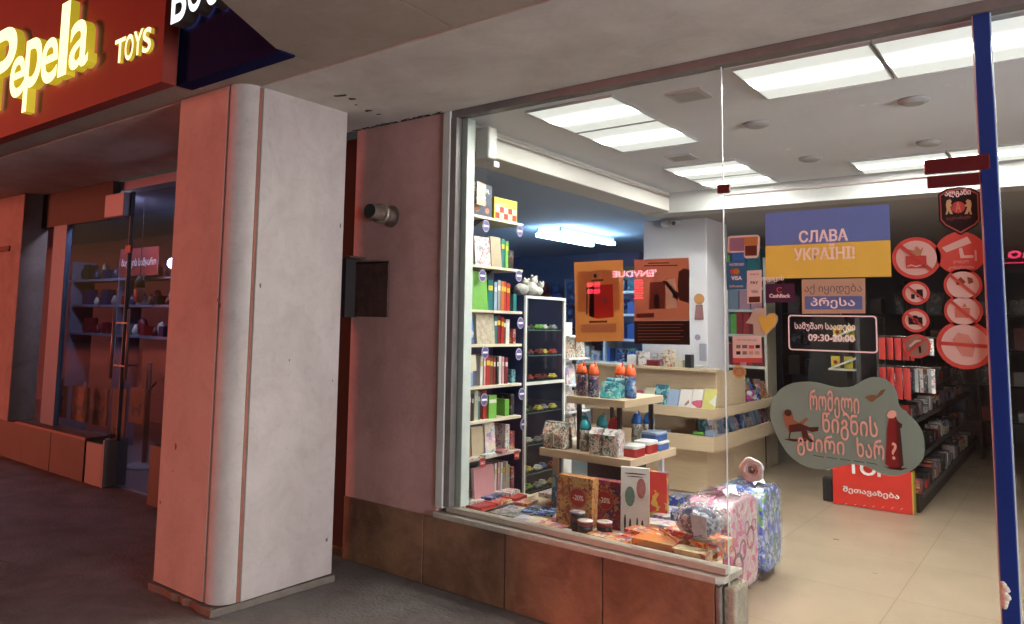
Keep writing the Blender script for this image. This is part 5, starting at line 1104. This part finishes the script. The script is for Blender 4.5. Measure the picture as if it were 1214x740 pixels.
# grey panel standing in for a reflected shape, and dark units further back
tag(MB().prism([(-2.78, .006), (-1.95, .006), (-1.95, 1.1), (-2.35, 2.0), (-2.62, 2.0), (-2.62, 1.6)], 10.6, 10.7, 'y').build('grey_reflection_panel', M('reflection_panel_grey', (.16, .15, .14), .7)), 'tall grey panel with a slanting edge, added for a reflection behind the door stickers', 'divider')
t = thing('dark_rack', 'dark shelving rack along the far back wall', 'rack', (-1.5, 12.2, 0))
for z in (.5, .95, 1.4, 1.85): box('shelf', -3.4, -.2, 12.0, 12.4, z - .02, z, dark, t)
for x in (-3.4, -2.6, -1.8, -1.0, -.22): box('upright', x, x + .03, 11.99, 12.42, .006, 2.3, dark, t)
for si, z in enumerate((.5, .95, 1.4, 1.85)):
    for j in range(14):
        x = -3.32 + j * .225 + .03 * rnd.random()
        if any(abs(x + .09 - u) < .12 for u in (-2.585, -1.785, -.985)): x += .05
        tag(MB().box(x, x + .12 + .05 * rnd.random(), 12.05, 12.3, z + .0008, z + .12 + .18 * rnd.random()).build('stock_box', [pr_dark, pr_dark, C_['maroon'], C_['navy'], C_['grey'], C_['brown']][rnd.randrange(6)]), f'dim box, {nth(j + 1)} from the left on the {["lowest", "second", "third", "top"][si]} shelf of the far dark rack', 'box', 'boxes on the far dark rack')

# white bracket shelves with yellow cards
for k, (px, py, lb) in enumerate([(1003, 402, 'upper'), (1001, 438, 'lower')]):
    p = onY(px, py, 8.6); t = thing('bracket_shelf', lb + ' small white slanted bracket shelf seen through the opening hours sign', 'shelf', tuple(p)); x, z = p[0], p[2]
    MB().prism([(x - .14, z - .012), (x + .16, z - .012), (x + .16, z + .003), (x - .14, z + .003)], 8.56, 8.75, 'y').build('board', white_paint, t)
    MB().prism([(x - .14, z + .004), (x - .11, z + .004), (x + .17, z + .13), (x + .17, z + .155)], 8.56, 8.575, 'y').build('slanted_rail', white_paint, t)
    box('upright', x + .155, x + .172, 8.575, 8.59, z + .004, z + .13, white_paint, t)
    box('post', x - .01, x + .02, 8.76, 8.79, .006, z + .1, dark, t)
    for j in range(2):
        q = thing('yellow_card', f'{["left", "right"][j]} yellow card on the {lb} white bracket shelf', 'card', (x - .08 + j * .12, 8.6, z + .01))
        box('card', x - .12 + j * .12, x - .04 + j * .12, 8.60, 8.606, z + .0035, z + .13, C_['yellow'], q); MB().prism(disc(x - .08 + j * .12, z + .07, .02, 10), 8.5975, 8.5995, 'y').build('round_print', C_['red' if j == 0 else 'green'], q)

# ------------------------------------------------------------------ dark gondola on the right of the aisle
t = thing('black_gondola', 'long black shop gondola with stocked shelves running into the depth', 'gondola', (-1.4, 10.4, 0))
gx = -1.10
box('base', -1.75, gx - .03, 8.02, 13.0, .006, .15, black, t); box('centre_panel', -1.60, -1.585, 8.02, 13.0, .151, 1.75, dark, t)
gz = [.17, .47, .78, 1.05]; gd = [0, .05, .09, .12]
for z, d in zip(gz, gd):
    box('shelf', -1.584, gx - d, 8.02, 13.0, z - .02, z, black, t); box('price_rail', gx - d + .0005, gx - d + .006, 8.02, 13.0, z - .032, z + .012, M('price_rail', (.10, .10, .10), .3), t)
for y in (8.03, 9.27, 10.51, 11.75, 12.98): box('upright', -1.5835, -1.56, y - .02, y, 1.0505, 1.75, dark, t)
sc = 0
for zi, (z, d) in enumerate(zip(gz, gd)):
    y = 8.07; j = 0
    while y < 12.8:
        w_ = .07 + .08 * rnd.random(); h = .06 + .10 * rnd.random(); x1_ = gx - d - .012 - .03 * rnd.random()
        qk = rnd.randrange(10); mt_ = [pr_white, pr_blue, pr_dark, pr_pastel, C_['grey'], C_['white'], pr_dark, C_['red'], C_['black'], pr_bright][qk]
        nm_ = ['white patterned', 'blue patterned', 'dark patterned', 'pastel', 'grey', 'white', 'dark patterned', 'red', 'black', 'bright'][qk]; j += 1
        tag(MB().box(x1_ - .12, x1_, y, y + w_, z + .0008, z + h).build('small_box', mt_), f'small {nm_} packet, {nth(j)} from the near end, {["lowest", "second lowest", "third", "top"][zi]} shelf of black gondola', 'packet', f'packets on the {["lowest", "second", "third", "top"][zi]} shelf of the black gondola')
        y += w_ + .012
# hooks of packets on the front end and along the upper side
t = thing('hook_rails', 'chrome hook rails over the front end of the black gondola', 'rail', (-1.4, 7.95, 1.3))
chrome = M('chrome', (.22, .21, .20), .25, metal=.9)
ZA = onY(1060, 399, 7.95)[2]; ZB = onY(1060, 434, 7.95)[2]
xa = onY(1038, 400, 7.95)[0]; xb = onY(1112, 400, 7.95)[0]
for z in (ZA, ZB): MB().tube([(xa, 7.95, z), (xb, 7.95, z)], .008, 8).build('rail', chrome, t)
for x in (xa + .01,): MB().tube([(x, 7.955, .15), (x, 7.955, ZA)], .01, 8).build('upright', dark, t)
for r_, (z, hh, nred) in enumerate([(ZA, .20, 9), (ZB, .28, 8)]):
    for j in range(14):
        x = xa + .03 + j * (xb - xa - .05) / 14; c = C_['red'] if j < nred else [C_['grey'], pr_white, pr_dark][j % 3]
        yy = 7.90 - .035 * (j % 2); h_ = hh * (1 if j < nred else .75)
        t2_ = tag(MB().box(x, x + .028, yy, yy + .012, z - h_ - .01, z - .012).build('hanging_packet', c, bevel=.002), ('red' if j < nred else 'grey') + f' packet, {nth(j + 1)} from the left on the {["upper", "lower"][r_]} hook rail of the gondola end', 'packet', f'{"red" if j < nred else "grey"} packets on the {["upper", "lower"][r_]} hook rail')
# red offer box
t = thing('offer_box', 'big red floor box with white offer lettering in front of the gondola', 'box', (-1.48, 8.0, 0))
box('box_body', -1.80, -1.165, 7.88, 8.015, .006, .375, M('box_red', (.60, .03, .02), .4), t, .003)
box('box_side', -1.1645, -1.155, 7.885, 8.01, .006, .37, C_['yellow'], t)
mb_ = M('white_print', (.75, .72, .70), .5)
def bt(s, a, b, **kw):
    p, q = onY(*a, 7.879), onY(*b, 7.879); text('lettering', s, p[0], q[0], q[2], p[2], 7.8785, mb_, t, bold=kw.get('bold', .03))
bt('TOP', (1004, 545), (1052, 567), bold=.06); bt('შეთავაზება', (999, 576), (1066, 594), bold=.03)
for k in range(7):
    p = onY(1003 + k * 11, 598 + k, 7.8785); mb = MB().prism([(p[0] - .012, p[2] - .002), (p[0] + .008, p[2] + .012), (p[0] + .010, p[2] + .010), (p[0] - .010, p[2] - .004)], 7.8770, 7.8785, 'y').build('confetti', mb_, t)
tag(MB().box(-1.90, -1.81, 7.92, 8.02, .006, .22).build('waste_bin', black, bevel=.01), 'small black bin left of the red offer box', 'bin')

# ------------------------------------------------------------------ blue toy room at the left
t = thing('blue_ceiling_lamp', 'long bluish ceiling lamp glowing in the toy room', 'lamp', (-4.5, 7.95, 2.6))
box('lamp_tube', -4.72, -4.66, 7.30, 8.55, 2.60, 2.64, EM('blue_tube', (.50, .76, 1), 28), t); box('lamp_housing', -4.70, -4.68, 7.28, 8.57, 2.6405, 2.70, M('lamp_housing', (.5, .6, .7), .4), t)
box('lamp_tube', -4.42, -4.36, 7.30, 8.55, 2.60, 2.64, EM('blue_tube', (.50, .76, 1), 28), t); box('lamp_housing', -4.40, -4.38, 7.28, 8.57, 2.6405, 2.70, M('lamp_housing', (.5, .6, .7), .4), t)
t = thing('toy_rack', 'tall blue wall rack of toys in the side room', 'rack', (-6, 10.3, 0))
for z in (.5, .85, 1.2, 1.55, 1.9): box('shelf', -7.6, -5.25, 10.15, 10.5, z - .02, z, C_['blue'], t)
for x in (-7.6, -6.82, -6.03, -5.27): box('upright', x, x + .02, 10.14, 10.52, .006, 2.3, C_['pale_blue'], t)
for si, z in enumerate((.5, .85, 1.2, 1.55, 1.9)):
    for j in range(11):
        x = -7.55 + j * .205
        if any(abs(x + .08 - u) < .1 for u in (-6.81, -6.02)): x += .04
        r_ = .07 + .05 * rnd.random(); mb = MB().ball((x + .09, 10.25, z + r_ * .9), r_, r_ * .8, r_ * .9, 8, 0, .1).ball((x + .09, 10.22, z + r_ * 2.3), r_ * .65, r_ * .6, r_ * .65, 8, 0, .1)
        for s in (-1, 1): mb.ball((x + .09 + s * r_ * .5, 10.22, z + r_ * 2.9), r_ * .22, r_ * .2, r_ * .25, 6)
        tag(mb.build('plush_toy', [C_['grey'], C_['navy'], C_['blue'], C_['white'], C_['black'], C_['maroon']][rnd.randrange(6)]), f'plush toy, {nth(j + 1)} from the left on the {["lowest", "second", "third", "fourth", "top"][si]} shelf of the blue room rack', 'plush toy', 'plush toys on the blue room rack')
tag(box('green_banner', -5.75, -4.85, 10.56, 10.58, 2.18, 2.5, M('banner_green', (.22, .38, .18), .6, .3, 3)), 'pale green banner high on the blue back wall', 'banner')
t = thing('middle_rack', 'white framed rack of blue boxes seen between the two posters', 'rack', (-4.2, 9.2, 0))
xa, xb = onY(732, 400, 9.0)[0], onY(762, 400, 9.0)[0]
for v in (345, 372, 402, 430): z = onY(745, v, 9.0)[2]; box('shelf', xa - .6, xb, 9.0, 9.35, z - .03, z, white_paint, t)
for x in (xa - .6, xa - .2, xb): box('upright', x, x + .03, 8.99, 9.36, .006, 2.2, white_paint, t)
for si, v in enumerate((345, 372, 402, 430)):
    z = onY(745, v, 9.0)[2]
    for j in range(5): x = xa - .55 + j * .155 + (.05 if j > 2 else .0); tag(MB().box(x, x + .11, 9.04, 9.2, z + .0008, z + .13 + .08 * rnd.random()).build('toy_box', [pr_blue, pr_bluegreen, pr_pastel, C_['blue'], pr_teal][rnd.randrange(5)]), f'toy box, {nth(j + 1)} from the left, {["top", "second", "third", "lowest"][si]} shelf of the rack seen between the posters', 'toy box', 'toy boxes on the white middle rack')

# ------------------------------------------------------------------ neighbouring shop at the left
t = thing('neighbour_pilaster', 'pinkish plastered pilaster at the far left of the arcade', 'pilaster', (-9.6, 3.5, 0))
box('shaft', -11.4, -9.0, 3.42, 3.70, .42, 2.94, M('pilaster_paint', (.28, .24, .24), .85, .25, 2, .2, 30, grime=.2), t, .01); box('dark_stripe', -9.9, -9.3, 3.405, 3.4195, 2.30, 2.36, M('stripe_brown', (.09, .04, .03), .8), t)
t = thing('neighbour_plinth', 'low brown plinth under the dim neighbouring shop window', 'wall', (-9, 3.6, 0))
px_ = [-11.6, -10.9, -10.2, -9.5, -8.8, -8.1, -7.36]
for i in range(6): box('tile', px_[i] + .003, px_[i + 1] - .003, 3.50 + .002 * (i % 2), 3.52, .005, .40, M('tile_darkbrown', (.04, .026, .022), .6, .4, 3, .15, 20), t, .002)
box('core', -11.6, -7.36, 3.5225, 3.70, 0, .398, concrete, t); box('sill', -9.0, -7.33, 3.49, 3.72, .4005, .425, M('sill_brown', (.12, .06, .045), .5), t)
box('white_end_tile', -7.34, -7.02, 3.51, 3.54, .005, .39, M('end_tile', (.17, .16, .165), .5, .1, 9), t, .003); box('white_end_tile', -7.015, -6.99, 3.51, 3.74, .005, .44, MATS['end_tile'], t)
tag(box('front_wall', -5.6, -5.501, 3.64, 3.95, 0, 2.943, MATS['recess_shade_paint']), 'strip of plastered wall between the neighbouring shop and the recess, behind the pillar', 'wall')  # same shade-darkened colour as the recess
t = thing('neighbour_shopfront', 'dim glass shopfront of the neighbouring shop left of the pillar', 'shopfront', (-7.5, 3.64, 0))
gd_ = glass('neighbour_glass', (.80, .84, .92), dirt=.02)
pale_f = M('pale_frame', (.10, .15, .24), .4, .1, 10)
box('side_frame', -8.62, -8.30, 3.60, 3.66, .4255, 2.56, pale_f, t, .004); box('pane', -8.298, -7.0, 3.636, 3.642, .4255, 2.555, gd_, t)
box('lintel', -9.0, -7.37, 3.62, 3.70, 2.561, 2.944, M('lintel_brown', (.045, .038, .032), .8, .2, 6), t)
box('white_fuse_box', -7.40, -7.02, 3.56, 3.66, 2.557, 2.79, M('fuse_white', (.2, .22, .3), .4), t, .01)
box('door_pane', -6.985, -5.62, 3.636, 3.642, .03, 2.78, gd_, t); box('mid_rail', -7.0, -6.987, 3.62, 3.66, .42, 2.80, dark, t)
box('door_fitting', -7.03, -6.93, 3.61, 3.63, 2.20, 2.27, maroon, t)
for x in (-7.08, -6.80): MB().tube([(x, 3.57, 1.0), (x, 3.57, 1.66)], .015, 8).build('door_handle', M('handle_copper', (.22, .14, .13), .45, metal=.3), t)
box('handle_bar', -7.08, -6.80, 3.575, 3.585, 1.52, 1.535, chrome, t); box('handle_bar', -7.08, -6.80, 3.575, 3.585, 1.12, 1.135, chrome, t)
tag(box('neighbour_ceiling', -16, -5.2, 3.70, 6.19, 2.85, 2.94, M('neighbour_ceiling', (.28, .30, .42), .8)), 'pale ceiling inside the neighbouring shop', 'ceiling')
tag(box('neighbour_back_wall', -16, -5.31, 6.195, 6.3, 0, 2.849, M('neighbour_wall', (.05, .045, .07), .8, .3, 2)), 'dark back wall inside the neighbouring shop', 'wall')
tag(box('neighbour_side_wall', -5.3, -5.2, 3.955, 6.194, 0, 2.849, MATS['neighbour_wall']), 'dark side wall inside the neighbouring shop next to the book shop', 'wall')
t = thing('blue_white_lamp', 'small cold white lamp glowing in the neighbouring shop', 'lamp', (-7.1, 5, 2.1))
p = onY(204, 312, 4.6); MB().ball(tuple(p), .07, .05, .06, 10).build('bulb', EM('cold_bulb', (.55, .8, 1), 14), t); MB().tube([(p[0], 4.6, p[2] + .06), (p[0], 4.6, 2.849)], .006, 6).build('cord', dark, t)
for k, (x, y) in enumerate([(-8.0, 3.92), (-9.2, 3.92), (-5.75, 3.95)]):  # strips hidden from view, added to light the neighbouring shop
    t = thing('neighbour_fill_strip', ['left', 'far left', 'right'][k] + ' unseen strip light added behind the lintel to light the neighbouring shop', 'ceiling light', (x, y, 2.82)); box('strip', x - .35, x + .35, y - .03, y + .03, 2.80, 2.83, EM('cool_strip', (.66, .62, .80), 42), t); box('strip_body', x - .37, x + .37, y - .04, y + .04, 2.8305, 2.8495, dark, t)
NY = 4.6
t = thing('toy_shelf_unit', 'dim shelving with rails inside the neighbouring shop window', 'shelving', (-8.4, NY, 0))
for v in (331, 361, 395): z = onY(110, v, NY)[2]; box('rail_shelf', onY(82, v, NY)[0], onY(205, v, NY)[0], NY, NY + .3, z - .03, z, M('shelf_greyblue', (.22, .23, .32), .5), t)
for u in (84, 140, 204): x = onY(u, 350, NY)[0]; box('upright', x, x + .03, NY - .01, NY + .3, .005, 2.3, MATS['shelf_greyblue'], t)
rr = random.Random(11)
for v, n_ in ((331, 15), (361, 16), (395, 15)):
    z = onY(110, v, NY)[2]
    for j in range(n_):
        x = onY(88 + j * 112 / n_, v, NY)[0]; s_ = .07 + .08 * rr.random(); mb = MB()
        if j % 3 == 0: mb.ball((x + .08, NY + .1, z + s_ * .8), s_ * .6, s_ * .5, s_ * .8, 8, 0, .1)
        elif j % 3 == 1: mb.box(x, x + s_ * 1.1, NY + .03, NY + .15, z + .001, z + s_ * 1.4)
        else: mb.lathe((x + .08, NY + .1, z + .001), [(s_ * .4, 0), (s_ * .5, s_ * .5), (s_ * .2, s_ * 1.3)], 10)
        tag(mb.build('toy', [C_['maroon'], C_['brown'], C_['grey'], C_['white'], C_['navy'], C_['red'], C_['black']][rr.randrange(7)]), f'dim toy, {nth(j + 1)} from the left on the {"top" if v == 331 else "middle" if v == 361 else "lowest"} rail shelf of the neighbouring shop', 'toy', 'toys on the neighbouring shop shelves')
t = thing('red_shop_banner', 'red banner with small white writing inside the neighbouring shop', 'banner', (-7.2, 4.55, 2.1))
a, b = onY(143, 296, 4.5), onY(186, 326, 4.5); box('cloth', a[0], b[0], 4.5, 4.51, b[2], a[2], M('banner_red', (.30, .03, .03), .6), t); text('lettering', 'ბავშვის სამყარო', a[0] + .05, b[0] - .03, b[2] + .09, a[2] - .12, 4.4985, white_ink, t, bold=.02)
t = thing('hanging_lantern', 'dark and pink lantern hanging behind the neighbouring door', 'lantern', (-6.9, 4.1, 1.9))
p = onY(165, 348, 4.1); MB().lathe((p[0], 4.1, p[2] - .1), [(.02, 0), (.05, .03), (.055, .14), (.05, .16)], 14).build('pink_glass', M('lantern_pink', (.55, .22, .18), .4), t); MB().lathe((p[0], 4.1, p[2] + .061), [(.055, 0), (.05, .07), (.02, .12)], 14).build('dark_cap', dark, t)
MB().tube([(p[0], 4.1, p[2] + .18), (p[0], 4.1, 2.849)], .004, 6).build('cord', dark, t)
# plywood display figures behind the low glass
ply = M('plywood_dim', (.24, .13, .045), .7, .3, 8)
for k, (u0, u1, v0, v1) in enumerate([(56, 80, 458, 512), (82, 106, 460, 516), (108, 128, 462, 520), (130, 150, 462, 524), (152, 172, 462, 500)]):
    a, b = onY(u0, v1, 3.95), onY(u1, v0, 3.95); t = thing('plywood_panel', f'brown plywood panel with dark cut-out animals, {ORD[k]} from the left in the neighbouring window', 'panel', (a[0], 3.95, a[2]), group='plywood panels in the neighbouring window')
    z0 = max(a[2], .43 if k < 3 else .01); box('board', a[0], b[0], 3.95, 3.965, z0, b[2], ply, t)
    xm = (a[0] + b[0]) / 2; zz = z0 + .12; s_ = (b[0] - a[0]) * .28
    for q in range(2): MB().prism([(xm + s_ * u, zz + q * .2 + s_ * v) for u, v in [(-1, -.6), (-.6, -.6), (-.5, 0), (.4, 0), (.5, -.6), (.9, -.6), (.9, .3), (1.2, .9), (.7, 1), (.4, .4), (-.8, .4), (-1.1, .8)]], 3.9470, 3.9495, 'y').build('animal_cutout', C_['brown'] if q else dark, t)
t = thing('street_cabinet', 'dark low brown plinth end just left of the big pillar', 'wall', (-5.8, 3.6, 0))
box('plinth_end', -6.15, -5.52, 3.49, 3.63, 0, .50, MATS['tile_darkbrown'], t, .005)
t = thing('pedestal_stand', 'black pole stand inside the neighbouring doorway', 'stand', (-6.7, 4.3, 0))
p = onY(171, 545, 4.3); MB().tube([(p[0], 4.3, .03), (p[0], 4.3, 1.1)], .03, 10).build('pole', black, t); MB().lathe((p[0], 4.3, .001), [(.20, 0), (.20, .02), (.04, .05)], 20).build('foot', M('foot_white', (.35, .35, .42), .5), t)
MB().tube([(p[0], 4.3, .8), (p[0] + .14, 4.3, .9)], .015, 8).build('arm', black, t)

# ------------------------------------------------------------------ across the street (seen only as reflections in the glass)
t = thing('building_across_street', 'dark shopfront building on the opposite side of the street', 'building', (0, -8.4, 0))
fa = M('across_wall', (.16, .12, .10), .85, .3, 2)
box('wall', -13, 14, -8.9, -8.35, 0, 5.5, fa, t)
p0 = -0.95
box('door', -.95, -.35, -8.349, -8.30, .02, 2.3, M('across_door', (.08, .04, .03), .6), t); box('window', .0, 2.5, -8.349, -8.31, .7, 2.3, black, t)
box('awning', -1.2, 3, -8.349, -7.95, 2.62, 2.68, M('across_awning', (.35, .3, .28), .6), t)
nz = EM('neon_pink', (1, .06, .16), 9)
t = thing('pink_neon_sign', 'pink neon script sign above the door across the street', 'sign', (-.6, -8.02, 2.9))
text('lettering', 'mo', -.80, -.36, 2.84, 2.97, -8.05, nz, t, flip=True, bold=.02, shear=-.2)
box('neon_line', -.84, .6, -8.06, -8.05, 2.765, 2.778, nz, t)
t = thing('venue_neon_sign', 'pink-white neon lettering on the building across the street', 'sign', (-7.4, -8.02, 2.75))
nw = EM('neon_white_pink', (1, .35, .45), 16); nr = EM('neon_red', (1, .04, .08), 14)
text('lettering', "'ENVDUE", -7.93, -6.90, 2.68, 2.83, -8.05, nw, t, flip=True, bold=.03)
for k in range(8): box('menu_line', -7.42 + .01 * (k % 3), -7.20 - .02 * (k % 2), -8.06, -8.05, 2.20 + k * .056, 2.228 + k * .056, nr, t)
for k in range(2): text('digits', '88:88', -8.58, -8.25, 2.32 + k * .15, 2.43 + k * .15, -8.05, nr, t, flip=True, bold=.04)
# unseen screen, light box and lamp, added to light the street side
t = thing('red_fill_screen', 'unseen red screen added far to the left as source of the red street light', 'screen', (-25, -15, 0))
box('screen_face', -29, -21, -15.10, -15.06, .9, 5.2, EM('fill_screen_red', (1, .20, .12), 46), t); box('screen_case', -29.1, -20.9, -15.4, -15.11, 0, 5.3, dark, t)
t = thing('fill_light_box', 'unseen white light box added beyond the right edge to light pillar and soffit', 'light box', (6.2, 1.65, 0))  # unseen white source, added to lift the pillar side and soffit
box('lit_face', 6.2, 6.22, .3, 3.0, .2, 1.9, EM('fill_box_white', (.98, .97, 1), 23), t); box('case', 6.221, 6.35, .2, 3.1, .0, 2.0, dark, t)
t = thing('fill_street_lamp', 'unseen street lamp added at the kerb right of the viewer for extra light', 'street lamp', (5.5, -5, 0))  # unseen lamp, added as extra light on the street
MB().tube([(5.5, -5, 0), (5.5, -5, 5.2), (5.2, -4.7, 5.4)], .06, 10).build('pole', dark, t); MB().lathe((5.1, -4.6, 5.25), [(.28, 0), (.3, .04), (.12, .16)], 16).build('head', dark, t)
MB().lathe((5.1, -4.6, 5.18), [(.14, 0), (.2, .04), (.2, .065)], 16).build('lamp_glass', EM('fill_lamp_glow', (1, .82, .62), 320), t)
